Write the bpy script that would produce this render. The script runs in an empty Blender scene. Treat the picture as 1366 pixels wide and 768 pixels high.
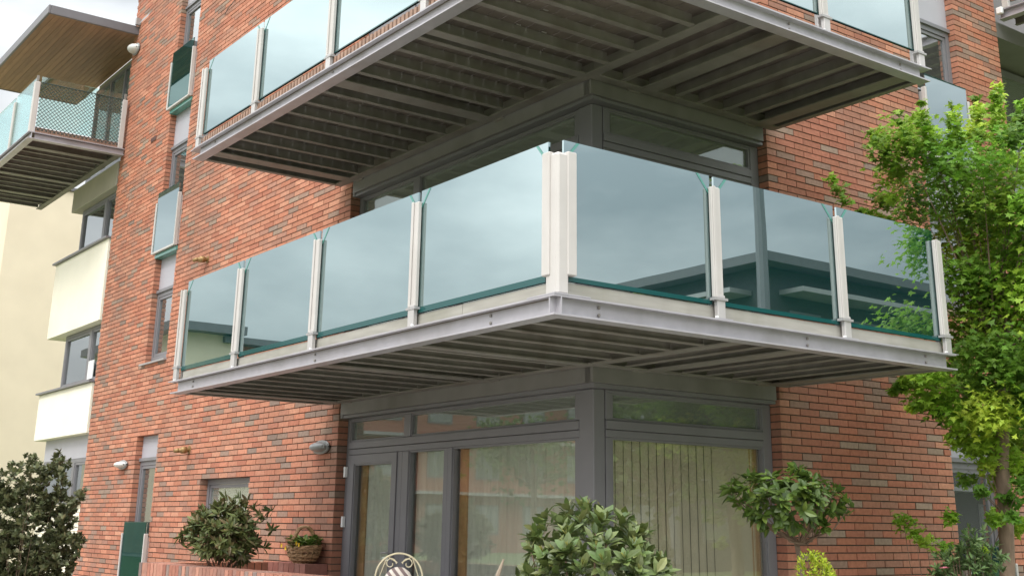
import bpy, bmesh, math, random
from mathutils import Vector, Matrix
random.seed(7)
PI = math.pi
sc = bpy.context.scene
COL = sc.collection

# ------------------------------------------------------------------ camera
CAM = Vector((8.4553, -7.0818, 1.65))
YAW, PITCH, ROLL = 0.932957, 0.2999036, 0.0118962
FW = 1601.571 / 1366.0
fwd = Vector((-math.sin(YAW) * math.cos(PITCH), math.cos(YAW) * math.cos(PITCH), math.sin(PITCH)))
rt0 = fwd.cross(Vector((0, 0, 1))).normalized()
up0 = rt0.cross(fwd)
RT = math.cos(ROLL) * rt0 + math.sin(ROLL) * up0
UP = -math.sin(ROLL) * rt0 + math.cos(ROLL) * up0
cd = bpy.data.cameras.new('camera')
cam = bpy.data.objects.new('camera', cd)
COL.objects.link(cam)
m4 = Matrix((RT, UP, -fwd)).transposed().to_4x4()
m4.translation = CAM
cam.matrix_world = m4
cd.sensor_width = 36.0
cd.lens = 36.0 * FW
cd.shift_x = -15.4004 / 1366.0
cd.shift_y = -178.004 / 1366.0
cd.clip_start = 0.1
cd.clip_end = 2000
sc.camera = cam


def ray(px, py):
    f = 1601.571
    return fwd + RT * ((px - 683 - 15.4004) / f) - UP * ((py - 384 + 178.004) / f)


def at_y(px, py, v):
    d = ray(px, py); return CAM + d * ((v - CAM.y) / d.y)


def at_x(px, py, v):
    d = ray(px, py); return CAM + d * ((v - CAM.x) / d.x)


def project(p):
    d = Vector(p) - CAM
    z = d.dot(fwd)
    return (698.4 + 1601.571 * d.dot(RT) / z, 206.0 - 1601.571 * d.dot(UP) / z, z)


# ------------------------------------------------------------------ sky, sun, exposure
SUN_EL, SUN_AZ = math.radians(48), math.radians(158)      # azimuth measured from +Y towards +X
wd = bpy.data.worlds.new('World')
sc.world = wd
wd.use_nodes = True
nt = wd.node_tree
nt.nodes.clear()
N = nt.nodes.new
L = nt.links.new
out = N('ShaderNodeOutputWorld'); bg = N('ShaderNodeBackground')
sky = N('ShaderNodeTexSky'); sky.sky_type = 'NISHITA'; sky.sun_disc = False
sky.sun_elevation = SUN_EL; sky.sun_rotation = SUN_AZ
sky.air_density = 1.2; sky.dust_density = 2.5
tc = N('ShaderNodeTexCoord')
mp = N('ShaderNodeMapping'); mp.inputs['Scale'].default_value = (1, 1, 2.6)
nz = N('ShaderNodeTexNoise'); nz.inputs['Scale'].default_value = 2.6; nz.inputs['Detail'].default_value = 6
nz.inputs['Roughness'].default_value = 0.52
rp = N('ShaderNodeValToRGB')
rp.color_ramp.elements[0].position = 0.34; rp.color_ramp.elements[0].color = (8.0, 8.5, 8.9, 1)
rp.color_ramp.elements[1].position = 0.66; rp.color_ramp.elements[1].color = (18.0, 18.0, 17.9, 1)
mx = N('ShaderNodeMix'); mx.data_type = 'RGBA'; mx.inputs['Factor'].default_value = 0.9
L(tc.outputs['Generated'], mp.inputs['Vector']); L(mp.outputs['Vector'], nz.inputs['Vector'])
L(nz.outputs['Fac'], rp.inputs['Fac'])
dt = N('ShaderNodeVectorMath'); dt.operation = 'DOT_PRODUCT'
dt.inputs[1].default_value = (math.sin(SUN_AZ) * math.cos(SUN_EL), math.cos(SUN_AZ) * math.cos(SUN_EL), math.sin(SUN_EL))
gr = N('ShaderNodeMapRange'); gr.inputs['From Min'].default_value = -1; gr.inputs['From Max'].default_value = 1
gr.inputs['To Min'].default_value = 0.28; gr.inputs['To Max'].default_value = 1.38      # overcast sky brightens towards the veiled sun
sc_ = N('ShaderNodeVectorMath'); sc_.operation = 'SCALE'
L(tc.outputs['Generated'], dt.inputs[0]); L(dt.outputs['Value'], gr.inputs['Value'])
sx = N('ShaderNodeSeparateXYZ'); L(tc.outputs['Generated'], sx.inputs[0])
el = N('ShaderNodeMapRange'); el.inputs['From Min'].default_value = 0; el.inputs['From Max'].default_value = 1
el.inputs['To Min'].default_value = 0.50; el.inputs['To Max'].default_value = 2.7     # standard overcast sky: zenith brighter than horizon
L(sx.outputs['Z'], el.inputs['Value'])
ml = N('ShaderNodeMath'); ml.operation = 'MULTIPLY'
L(gr.outputs['Result'], ml.inputs[0]); L(el.outputs['Result'], ml.inputs[1])
L(rp.outputs['Color'], sc_.inputs[0]); L(ml.outputs['Value'], sc_.inputs['Scale'])
L(sky.outputs['Color'], mx.inputs['A']); L(sc_.outputs['Vector'], mx.inputs['B'])
L(mx.outputs['Result'], bg.inputs['Color']); bg.inputs['Strength'].default_value = 0.1
L(bg.outputs['Background'], out.inputs['Surface'])

sd = bpy.data.lights.new('sun', 'SUN'); sd.energy = 1.5; sd.angle = math.radians(14); sd.color = (1.0, 0.95, 0.88)
so = bpy.data.objects.new('sun', sd); COL.objects.link(so)
sdir = Vector((math.sin(SUN_AZ) * math.cos(SUN_EL), math.cos(SUN_AZ) * math.cos(SUN_EL), math.sin(SUN_EL)))
so.rotation_euler = sdir.to_track_quat('Z', 'Y').to_euler()
so.location = sdir * 60
vs = sc.view_settings
vs.view_transform = 'Standard'; vs.look = 'None'; vs.gamma = 1.0; vs.exposure = 0.0
try: vs.use_curve_mapping = False
except Exception: pass

# ------------------------------------------------------------------ materials
MATS = {}


def mat(name, col, rough=0.6, metal=0.0, noise=0.0, nscale=8.0, bump=0.0, spec=0.5, stretch=(1, 1, 1), attr=None,
        transl=0.0, coat=0.0, dirt=None):
    if name in MATS: return MATS[name]
    m = bpy.data.materials.new(name); m.use_nodes = True
    t = m.node_tree; n = t.nodes; l = t.links
    b = n['Principled BSDF']
    b.inputs['Roughness'].default_value = rough
    b.inputs['Metallic'].default_value = metal
    b.inputs['Specular IOR Level'].default_value = spec
    if coat: b.inputs['Coat Weight'].default_value = coat
    src = None
    if attr:
        a = n.new('ShaderNodeAttribute'); a.attribute_name = attr; src = a.outputs['Color']
    if noise or bump:
        tcn = n.new('ShaderNodeTexCoord'); mpn = n.new('ShaderNodeMapping'); mpn.inputs['Scale'].default_value = stretch
        no = n.new('ShaderNodeTexNoise'); no.inputs['Scale'].default_value = nscale; no.inputs['Detail'].default_value = 5
        geo = n.new('ShaderNodeNewGeometry')
        l.new(geo.outputs['Position'], mpn.inputs['Vector']); l.new(mpn.outputs['Vector'], no.inputs['Vector'])
        mr = n.new('ShaderNodeMapRange'); mr.inputs['From Min'].default_value = 0.25; mr.inputs['From Max'].default_value = 0.75
        mr.inputs['To Min'].default_value = 1 - noise; mr.inputs['To Max'].default_value = 1 + noise
        l.new(no.outputs['Fac'], mr.inputs['Value'])
        mu = n.new('ShaderNodeVectorMath'); mu.operation = 'SCALE'
        if src: l.new(src, mu.inputs[0])
        else: mu.inputs[0].default_value = col[:3]
        l.new(mr.outputs['Result'], mu.inputs['Scale']); src = mu.outputs['Vector']
        if bump:
            bp = n.new('ShaderNodeBump'); bp.inputs['Strength'].default_value = bump; bp.inputs['Distance'].default_value = 0.01
            l.new(no.outputs['Fac'], bp.inputs['Height']); l.new(bp.outputs['Normal'], b.inputs['Normal'])
    if dirt:
        no2 = n.new('ShaderNodeTexNoise'); no2.inputs['Scale'].default_value = dirt[1]; no2.inputs['Detail'].default_value = 4
        geo2 = n.new('ShaderNodeNewGeometry'); mp2 = n.new('ShaderNodeMapping')
        mp2.inputs['Scale'].default_value = dirt[3] if len(dirt) > 3 else (1, 1, 0.35)
        l.new(geo2.outputs['Position'], mp2.inputs['Vector']); l.new(mp2.outputs['Vector'], no2.inputs['Vector'])
        r2 = n.new('ShaderNodeMapRange'); r2.inputs['From Min'].default_value = 0.5; r2.inputs['From Max'].default_value = 0.72
        r2.inputs['To Min'].default_value = 0; r2.inputs['To Max'].default_value = dirt[2]
        l.new(no2.outputs['Fac'], r2.inputs['Value'])
        mm = n.new('ShaderNodeMix'); mm.data_type = 'RGBA'
        l.new(r2.outputs['Result'], mm.inputs['Factor'])
        if src: l.new(src, mm.inputs['A'])
        else: mm.inputs['A'].default_value = (*col[:3], 1)
        mm.inputs['B'].default_value = (*dirt[0], 1); src = mm.outputs['Result']
    if src: l.new(src, b.inputs['Base Color'])
    else: b.inputs['Base Color'].default_value = (*col[:3], 1)
    if transl:
        tr = n.new('ShaderNodeBsdfTranslucent'); ms = n.new('ShaderNodeMixShader'); ms.inputs[0].default_value = transl
        if src: l.new(src, tr.inputs['Color'])
        else: tr.inputs['Color'].default_value = (*col[:3], 1)
        o = n['Material Output']
        l.new(b.outputs[0], ms.inputs[1]); l.new(tr.outputs[0], ms.inputs[2]); l.new(ms.outputs[0], o.inputs['Surface'])
    m.diffuse_color = (*col[:3], 1)
    MATS[name] = m
    return m


def glass(name, refl, trans, base=0.4, edge=0.9, rough=0.0, haze=None, wave=0.0):
    """coated pane: mirror-like coat over a tinted see-through body, more mirror at grazing angles"""
    if name in MATS: return MATS[name]
    m = bpy.data.materials.new(name); m.use_nodes = True
    t = m.node_tree; n = t.nodes; l = t.links
    n.remove(n['Principled BSDF'])
    o = n['Material Output']
    g = n.new('ShaderNodeBsdfGlossy'); g.inputs['Color'].default_value = (*refl, 1); g.inputs['Roughness'].default_value = rough
    tr = n.new('ShaderNodeBsdfTransparent'); tr.inputs['Color'].default_value = (*trans, 1)
    body = tr
    if haze:
        df = n.new('ShaderNodeBsdfDiffuse'); df.inputs['Color'].default_value = (*haze[0], 1)
        hm = n.new('ShaderNodeMixShader'); hm.inputs[0].default_value = haze[1]
        l.new(tr.outputs[0], hm.inputs[1]); l.new(df.outputs[0], hm.inputs[2]); body = hm
    lw = n.new('ShaderNodeLayerWeight'); lw.inputs['Blend'].default_value = 0.35
    mr = n.new('ShaderNodeMapRange'); mr.inputs['To Min'].default_value = base; mr.inputs['To Max'].default_value = edge
    l.new(lw.outputs['Fresnel'], mr.inputs['Value'])
    ms = n.new('ShaderNodeMixShader')
    l.new(mr.outputs['Result'], ms.inputs[0]); l.new(body.outputs[0], ms.inputs[1]); l.new(g.outputs[0], ms.inputs[2])
    if wave:
        no = n.new('ShaderNodeTexNoise'); no.inputs['Scale'].default_value = 1.3; no.inputs['Detail'].default_value = 1
        geo = n.new('ShaderNodeNewGeometry'); l.new(geo.outputs['Position'], no.inputs['Vector'])
        bp = n.new('ShaderNodeBump'); bp.inputs['Strength'].default_value = wave; bp.inputs['Distance'].default_value = 0.02
        l.new(no.outputs['Fac'], bp.inputs['Height']); l.new(bp.outputs['Normal'], g.inputs['Normal'])
    l.new(ms.outputs[0], o.inputs['Surface'])
    MATS[name] = m
    return m


M_BRICK = mat('brick_clay', (.4, .15, .1), .85, noise=.16, nscale=22, bump=.35, attr='tint', spec=.25, dirt=((.17, .11, .085), .55, .4, (1, 1, .4)))
M_MORTAR = mat('mortar', (.11, .085, .068), .95, noise=.2, nscale=30, bump=.3, spec=.1)
M_FRAME = mat('grey_coated_metal', (.185, .18, .193), .42, noise=.06, nscale=3, spec=.5)
M_FASCIA = mat('fascia_grey_paint', (.195, .185, .18), .5, noise=.1, nscale=4, dirt=((.11, .10, .085), 1.6, .5))
M_STEEL = mat('galvanised_steel', (.42, .405, .435), .42, metal=.25, noise=.09, nscale=7, spec=.4, dirt=((.26, .24, .23), 1.2, .5, (1, 1, .3)))
M_STEELU = mat('weathered_steel', (.24, .225, .205), .6, metal=.2, noise=.15, nscale=5, dirt=((.14, .10, .075), 2.0, .5))
M_JOIST = mat('joist_steel', (.21, .195, .175), .7, noise=.16, nscale=6, dirt=((.10, .07, .05), 2.5, .5))
M_DECK = mat('deck_timber_dark', (.16, .135, .115), .85, noise=.3, nscale=9, bump=.3, stretch=(.4, .4, 1))
M_POST = mat('white_post_coating', (.50, .475, .455), .45, noise=.06, nscale=4, dirt=((.35, .32, .28), 3.0, .65, (1, 1, .25)))
M_POSTB = mat('post_bar_steel', (.5, .48, .47), .4, metal=.3, noise=.06, nscale=6)
M_KICK = mat('pale_weathered_plank', (.34, .325, .29), .75, noise=.14, nscale=6, bump=.2, stretch=(.5, .5, 4), dirt=((.2, .2, .145), 1.6, .6))
M_SLAT = mat('brown_deck_end', (.30, .19, .14), .8, noise=.25, nscale=14, bump=.2)
M_TEAL = mat('teal_glass_edge', (.006, .07, .068), .12, spec=.6)
M_TEALL = mat('pale_green_glass_bevel', (.09, .27, .23), .12, spec=.6)
M_GLASS = glass('solar_balustrade_glass', (.535, .635, .645), (.03, .14, .14), .74, .97, wave=.012, haze=((.004, .10, .105), .6))
M_GLASSG = glass('clear_green_glass', (.85, .95, .96), (.78, .92, .9), .10, .7)
M_GLASSJ = glass('guard_glass', (.62, .74, .76), (.1, .26, .25), .60, .95)
M_GLASSD = glass('dark_guard_glass', (.6, .8, .78), (.10, .3, .28), .16, .8, haze=((.01, .06, .055), .45))
M_WIN = glass('window_glass', (.85, .9, .88), (.98, .99, .985), .02, .38, wave=.02)
M_WINU = glass('upper_window_glass', (.8, .86, .85), (.8, .85, .82), .16, .85, wave=.02, haze=((.40, .43, .38), .42))  # pale diffuse haze stands in for reflected soffit and room light
M_WINS = glass('slot_window_glass', (.8, .84, .86), (.7, .75, .74), .42, .95, wave=.02, haze=((.30, .31, .29), .25))
M_BLIND = mat('cream_blind_fabric', (.74, .65, .48), .85, noise=.06, nscale=5, transl=.25)
M_NET = mat('pale_net_curtain', (.74, .74, .63), .9, noise=.1, nscale=6, stretch=(6, 6, .3), transl=.3)
M_WOODC = mat('orange_brown_curtain', (.46, .27, .12), .9, noise=.15, nscale=8)
M_DARK = mat('dark_room', (.22, .19, .16), .9)
M_RENDER = mat('cream_render', (.84, .79, .67), .9, noise=.035, nscale=2.0, bump=.08, dirt=((.74, .67, .52), .7, .5, (1, 1, 1)))
M_RENDERF = mat('buff_render_far', (.74, .64, .49), .9, noise=.04, nscale=1.5, bump=.08, dirt=((.66, .56, .42), .5, .5, (1, 1, 1)))
M_CONC = mat('grey_beige_panel', (.40, .37, .30), .7, noise=.07, nscale=3, dirt=((.28, .26, .21), 1.5, .5))
M_PLANK = mat('brown_soffit_timber', (.30, .17, .10), .6, noise=.2, nscale=5, bump=.15, stretch=(.35, 4, 4), attr='tint')
M_ROOF = mat('dark_roof_edge', (.14, .135, .145), .45, noise=.08, nscale=4)
M_BRASS = mat('weathered_brass', (.30, .19, .08), .5, metal=.45, noise=.2, nscale=30)
M_LAMP = mat('lamp_opal', (.62, .62, .6), .35)
M_LAMPG = mat('lamp_grey', (.27, .28, .28), .4)
M_SPAND = mat('lilac_grey_panel', (.40, .39, .43), .45, noise=.04, nscale=3)
M_WHITE = mat('white_board', (.8, .8, .8), .5, noise=.03)
M_SILL = mat('grey_sill', (.36, .35, .35), .4, metal=.2, noise=.05)
M_BARK = mat('bark', (.20, .14, .10), .9, noise=.35, nscale=18, bump=.8, stretch=(1, 1, .35))
M_TWIG = mat('brown_twig', (.16, .105, .07), .85, noise=.2, nscale=20)
M_MAPLE = mat('maple_leaf', (.2, .3, .03), .5, attr='tint', transl=.42, noise=.12, nscale=9, spec=.3)
M_RHODO = mat('glossy_olive_leaf', (.1, .15, .04), .42, attr='tint', transl=.2, noise=.15, nscale=25, spec=.4)
M_HOLLY = mat('dark_holly_leaf', (.03, .05, .02), .45, attr='tint', transl=.18, noise=.15, nscale=20, spec=.35)
M_SOIL = mat('dark_soil', (.05, .035, .025), .95, noise=.3, nscale=20, bump=.6)
M_WICKER = mat('wicker', (.34, .20, .10), .75, noise=.3, nscale=30, bump=.4)
M_WIRE = mat('cream_wire', (.62, .55, .38), .45)
M_GRASS = mat('lawn_grass', (.12, .155, .055), .95, noise=.35, nscale=3, bump=.5)
M_PAVE = mat('grey_paving', (.30, .28, .25), .9, noise=.15, nscale=4, bump=.2)
M_YEL = mat('yellow_petal', (.8, .5, .02), .6)
M_PINK = mat('pink_petal', (.6, .2, .25), .6)
M_BLUE = mat('blue_cloth', (.02, .28, .42), .7)
M_CUSH = mat('dark_stripe_cloth', (.19, .14, .135), .9)
M_CUSHW = mat('pale_stripe_cloth', (.62, .56, .5), .9)
M_STAKE = mat('weathered_stake', (.42, .34, .26), .8, noise=.2, nscale=20)
M_NETTING = mat('dark_netting', (.05, .07, .065), .7)
M_WALLB = mat('courtyard_brick', (.36, .15, .10), .9, noise=.15, nscale=7)
M_SKIN = mat('skin', (.5, .3, .22), .6); M_SHIRT = mat('white_shirt', (.78, .78, .77), .8); M_TROU = mat('dark_trousers', (.04, .04, .06), .8)
M_HAIR = mat('dark_hair', (.03, .02, .015), .6)


# ------------------------------------------------------------------ mesh helpers
class MB:
    def __init__(s): s.v = []; s.f = []; s.c = []; s.mi = []

    def face(s, pts, tint=None, mi=0):
        b = len(s.v); s.v.extend([tuple(p) for p in pts]); s.f.append(tuple(range(b, b + len(pts)))); s.c.append(tint); s.mi.append(mi)

    def box(s, x0, x1, y0, y1, z0, z1, tint=None, mi=0, skip=''):
        b = len(s.v)
        s.v += [(x0, y0, z0), (x1, y0, z0), (x1, y1, z0), (x0, y1, z0), (x0, y0, z1), (x1, y0, z1), (x1, y1, z1), (x0, y1, z1)]
        for k, q in (('b', (0, 3, 2, 1)), ('t', (4, 5, 6, 7)), ('f', (0, 1, 5, 4)), ('r', (1, 2, 6, 5)), ('k', (2, 3, 7, 6)), ('l', (3, 0, 4, 7))):
            if k in skip: continue
            s.f.append(tuple(b + i for i in q)); s.c.append(tint); s.mi.append(mi)

    def tube(s, pts, radii, n=6, cap=True, tint=None, mi=0):
        pts = [Vector(p) for p in pts]
        rings = []
        prev = None
        for i, p in enumerate(pts):
            d = (pts[min(i + 1, len(pts) - 1)] - pts[max(i - 1, 0)])
            if d.length < 1e-9: d = Vector((0, 0, 1))
            d.normalize()
            a = prev if prev else (Vector((0, 0, 1)) if abs(d.z) < .9 else Vector((1, 0, 0)))
            u = (a - d * a.dot(d))
            if u.length < 1e-6: u = d.orthogonal()
            u.normalize(); prev = u; w = d.cross(u)
            r = radii[i] if hasattr(radii, '__len__') else radii
            b = len(s.v)
            for k in range(n):
                t = 2 * PI * k / n
                s.v.append(tuple(p + u * (r * math.cos(t)) + w * (r * math.sin(t))))
            rings.append(b)
        for i in range(len(rings) - 1):
            for k in range(n):
                k2 = (k + 1) % n
                s.f.append((rings[i] + k, rings[i] + k2, rings[i + 1] + k2, rings[i + 1] + k)); s.c.append(tint); s.mi.append(mi)
        if cap:
            s.f.append(tuple(rings[0] + k for k in reversed(range(n)))); s.c.append(tint); s.mi.append(mi)
            s.f.append(tuple(rings[-1] + k for k in range(n))); s.c.append(tint); s.mi.append(mi)

    def mesh(s, name, mats, smooth=False):
        me = bpy.data.meshes.new(name); me.from_pydata(s.v, [], s.f)
        if not isinstance(mats, (list, tuple)): mats = [mats]
        for m in mats: me.materials.append(m)
        if any(c is not None for c in s.c):
            at = me.color_attributes.new('tint', 'FLOAT_COLOR', 'CORNER')
            buf = []
            for f, c in zip(s.f, s.c):
                c = c or (.5, .5, .5)
                buf += [c[0], c[1], c[2], 1.0] * len(f)
            at.data.foreach_set('color', buf)
        if len(mats) > 1: me.polygons.foreach_set('material_index', s.mi)
        if smooth: me.polygons.foreach_set('use_smooth', [True] * len(me.polygons))
        me.update()
        return me


def link(name, me, parent=None, loc=(0, 0, 0), rot=None):
    o = bpy.data.objects.new(name, me); COL.objects.link(o); o.location = loc
    if rot: o.rotation_euler = rot
    if parent is not None: o.parent = parent
    return o


def thing(name, label, cat, group=None, loc=(0, 0, 0)):
    o = bpy.data.objects.new(name, None); COL.objects.link(o); o.location = loc
    o['label'] = label; o['category'] = cat
    if group: o['group'] = group
    return o


def tag(o, label, cat, group=None):
    o['label'] = label; o['category'] = cat
    if group: o['group'] = group
    return o


BOXC = {}


def part(name, parent, m, x0, x1, y0, y1, z0, z1, bev=0.0):
    """axis aligned box part; alike boxes share their mesh"""
    sx, sy, sz = round(x1 - x0, 4), round(y1 - y0, 4), round(z1 - z0, 4)
    key = (name, sx, sy, sz, m.name, bev)
    if key not in BOXC:
        b = MB(); b.box(-sx / 2, sx / 2, -sy / 2, sy / 2, -sz / 2, sz / 2)
        me = b.mesh(name, m)
        if bev:
            bm = bmesh.new(); bm.from_mesh(me)
            bmesh.ops.bevel(bm, geom=bm.edges[:], offset=bev, segments=1, affect='EDGES')
            bm.to_mesh(me); bm.free()
        BOXC[key] = me
    pl = parent['_o'] if (parent is not None and '_o' in parent) else (0, 0, 0)
    return link(name, BOXC[key], parent, ((x0 + x1) / 2 - pl[0], (y0 + y1) / 2 - pl[1], (z0 + z1) / 2 - pl[2]))


def put(name, mb, m, parent=None, smooth=False, stuff=False):
    o = link(name, mb.mesh(name, m, smooth), parent)
    if parent is not None and parent.type == 'MESH' and parent.location.length > 0:
        o.location = -parent.location
    if stuff: o['kind'] = 'stuff'
    return o


# ------------------------------------------------------------------ setting: ground
ZG = 0.3
g = MB(); g.face([(-600, -600, ZG), (600, -600, ZG), (600, 600, ZG), (-600, 600, ZG)])
o = put('ground', g, M_GRASS); o['kind'] = 'structure'
g = MB(); g.box(-16, 12.0, -9.5, 2.0, ZG - .1, ZG + .02)
o = put('patio', g, M_PAVE); o['kind'] = 'structure'
g = MB(); g.box(-60, 40, -14.5, -11.0, ZG - .1, ZG + .012)
o = put('path', g, M_PAVE); o['kind'] = 'structure'

# ------------------------------------------------------------------ bricks
BH, BL, JT = 0.075, 0.304, 0.0125
ZB = 2.8493
REDS = [(0.457, 0.186, 0.116), (0.483, 0.21, 0.135), (0.427, 0.172, 0.107), (0.495, 0.235, 0.153), (0.463, 0.196, 0.122), (0.397, 0.157, 0.101), (0.479, 0.215, 0.14), (0.383, 0.176, 0.118), (0.424, 0.205, 0.137), (0.364, 0.184, 0.131)]
GREYS = [(.29, .195, .15), (.25, .18, .145), (.32, .23, .175), (.29, .185, .14), (.33, .20, .15)]


def brick_col(rng):
    r = rng.random()
    c = rng.choice(GREYS) if r < .12 else rng.choice(REDS)
    k = rng.uniform(.88, 1.1)
    return tuple(x * k for x in c)


def wall_cells(u0, u1, z0, z1, holes):
    us = sorted({u0, u1} | {max(u0, min(u1, h[i])) for h in holes for i in (0, 1)})
    zs = sorted({z0, z1} | {max(z0, min(z1, h[i])) for h in holes for i in (2, 3)})
    def solid(i, j):
        if i < 0 or j < 0 or i >= len(us) - 1 or j >= len(zs) - 1: return False
        um = (us[i] + us[i + 1]) / 2; zm = (zs[j] + zs[j + 1]) / 2
        return not any(h[0] < um < h[1] and h[2] < zm < h[3] for h in holes)
    return us, zs, solid


def slab(axis, sgn, v, u0, u1, z0, z1, holes, thick):
    """mortar body: front face recessed at v, extends into the building.  axis 'y': wall faces -y ; 'x': faces +x"""
    us, zs, solid = wall_cells(u0, u1, z0, z1, holes)
    mb = MB()
    P = (lambda u, d, z: (u, v + d, z)) if axis == 'y' else (lambda u, d, z: (v - d, u, z))
    for i in range(len(us) - 1):
        for j in range(len(zs) - 1):
            if not solid(i, j): continue
            a, b, c, d = us[i], us[i + 1], zs[j], zs[j + 1]
            mb.face([P(a, 0, c), P(b, 0, c), P(b, 0, d), P(a, 0, d)])
            mb.face([P(b, thick, c), P(a, thick, c), P(a, thick, d), P(b, thick, d)])
            if not solid(i - 1, j): mb.face([P(a, thick, c), P(a, 0, c), P(a, 0, d), P(a, thick, d)])
            if not solid(i + 1, j): mb.face([P(b, 0, c), P(b, thick, c), P(b, thick, d), P(b, 0, d)])
            if not solid(i, j - 1): mb.face([P(a, 0, c), P(a, thick, c), P(b, thick, c), P(b, 0, c)])
            if not solid(i, j + 1): mb.face([P(a, 0, d), P(b, 0, d), P(b, thick, d), P(a, thick, d)])
    return mb


def brick_list(u_ref, dirn, u0, u1, z0, z1, holes, rng):
    """u_ref: jamb where odd courses start with a whole brick; returns list of (ua,ub,za,zb,tint)"""
    res = []
    k0 = math.ceil((z0 - ZB) / BH - 1e-6); k1 = math.floor((z1 - ZB) / BH + 1e-6)
    for k in range(k0, k1):
        za = ZB + BH * k + JT / 2; zb = za + BH - JT
        off = 0 if k % 2 else BL / 2
        n0 = int((u0 - u_ref) / BL) - 2; n1 = int((u1 - u_ref) / BL) + 2
        for n in range(n0, n1):
            a = u_ref + n * BL + off; b = a + BL
            segs = [(max(a, u0), min(b, u1))]
            for h in holes:
                if h[2] < (za + zb) / 2 < h[3]:
                    ns = []
                    for s, e in segs:
                        if e <= h[0] or s >= h[1]: ns.append((s, e)); continue
                        if s < h[0]: ns.append((s, h[0]))
                        if e > h[1]: ns.append((h[1], e))
                    segs = ns
            for s, e in segs:
                if e - s < .03: continue
                ends = [u0, u1] + [h[i] for h in holes for i in (0, 1) if h[2] < (za + zb) / 2 < h[3]]
                ja = 0 if any(abs(s - q) < 5e-3 for q in ends) else JT / 2
                jb = 0 if any(abs(e - q) < 5e-3 for q in ends) else JT / 2
                res.append((s + ja, e - jb, za, zb, brick_col(rng)))
    return res


SLOT = (-11.792, -10.82)
holesL = [(SLOT[0], SLOT[1], 0.45, 3.0), (SLOT[0], SLOT[1], 4.20, 11.30), (-8.95, -7.25, 1.65, 2.255)]
RS = (5.36, 6.30)
holesR = [(RS[0], RS[1], 0.45, 2.775), (RS[0], RS[1], 4.20, 11.30)]
JL, JR = -4.80, 2.49
WL = -14.40
WTOP = 11.85
building = thing('brick_building', 'red brick apartment building with grey window slots and glazed corner', 'building')
rng = random.Random(3)
hidL = []
listL = brick_list(JL, -1, WL, JL, 0.2, WTOP, holesL, rng)
listR = brick_list(JR, 1, JR, 7.32, 0.2, WTOP, holesR, rng)
wallL = put('wall', slab('y', 1, .011, WL + .006, JL - .006, 0.2, WTOP, [(h[0] - .006, h[1] + .006, h[2] - .006, h[3] + .006) for h in holesL], .30), M_MORTAR, building)
wallL['label'] = 'long left brick wall with vertical window slots'
wallR = put('wall', slab('x', 1, -.011, JR + .006, 7.314, 0.2, WTOP, [(h[0] - .006, h[1] + .006, h[2] - .006, h[3] + .006) for h in holesR], .30), M_MORTAR, building)
wallR['label'] = 'right brick wall behind the tree'


def brick_vis(p, h):
    x, y, z = project(p)
    return 0 <= x <= 1366 and 0 <= y <= 768


cand = []
for q in listL:
    p = ((q[0] + q[1]) / 2, 0, (q[2] + q[3]) / 2); s = project(p)
    if 0 < s[0] < 1366 and 0 < s[1] < 768:
        # behind the balconies or the balustrade
        hid = (s[0] > 235 and s[1] > 250 + 0 and 375 - .404 * (s[0] - 250) < s[1] < 526) or (s[0] > 262 and s[1] < 250 - .25 * (470 - s[0]) * 0 and s[1] < 211 - .56 * (s[0] - 262) + 60 and s[1] > 90 - .75 * (s[0] - 285))
        if not hid: cand.append(((q[1] - q[0]) / s[2] ** 2 * .6, 'L', q))
for q in listR:
    p = (0, (q[0] + q[1]) / 2, (q[2] + q[3]) / 2); s = project(p)
    if 0 < s[0] < 1366 and 0 < s[1] < 768:
        hid = (s[0] < 1285 and 181 + .2485 * (s[0] - 752) < s[1] < 515 - 0.0 * s[0]) or (s[0] < 1235 and s[1] < 172 - .33 * (s[0] - 1040)) or s[0] > 1280 or (1160 < s[0] and 130 < s[1] < 560)
        if not hid: cand.append(((q[1] - q[0]) / s[2] ** 2 * .8, 'R', q))
cand.sort(key=lambda t: -t[0])
single = set(id(t[2]) for t in cand[:296])
BM = {}


def make_brickwork(lst, axis, wall):
    mb = MB(); r2 = random.Random(5)
    for q in lst:
        j = r2.uniform(-.0025, .0025)
        ua, ub, za, zb, c = q
        if id(q) in single:
            w = round((ub - ua) * 50) / 50; ci = r2.randrange(4) if c[1] / c[0] < .55 else 4 + r2.randrange(2)
            key = (axis, round(ub - ua, 3), ci)
            if key not in BM:
                b = MB(); hw = (ub - ua) / 2; hz = (zb - za) / 2
                if axis == 'y': b.box(-hw, hw, 0, .138, -hz, hz, tint=c, skip='k')
                else: b.box(-.138, 0, -hw, hw, -hz, hz, tint=c, skip='l')
                BM[key] = b.mesh('brick', M_BRICK)
            um, zm = (ua + ub) / 2, (za + zb) / 2
            link('brick', BM[key], wall, (um, j, zm) if axis == 'y' else (j, um, zm))
        else:
            if axis == 'y': mb.box(ua, ub, j, .138, za, zb, tint=c, skip='k')
            else: mb.box(-.138, j, ua, ub, za, zb, tint=c, skip='l')
    o = put('brickwork', mb, M_BRICK, wall); o['kind'] = 'stuff'


make_brickwork(listL, 'y', wallL)
make_brickwork(listR, 'x', wallR)
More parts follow.
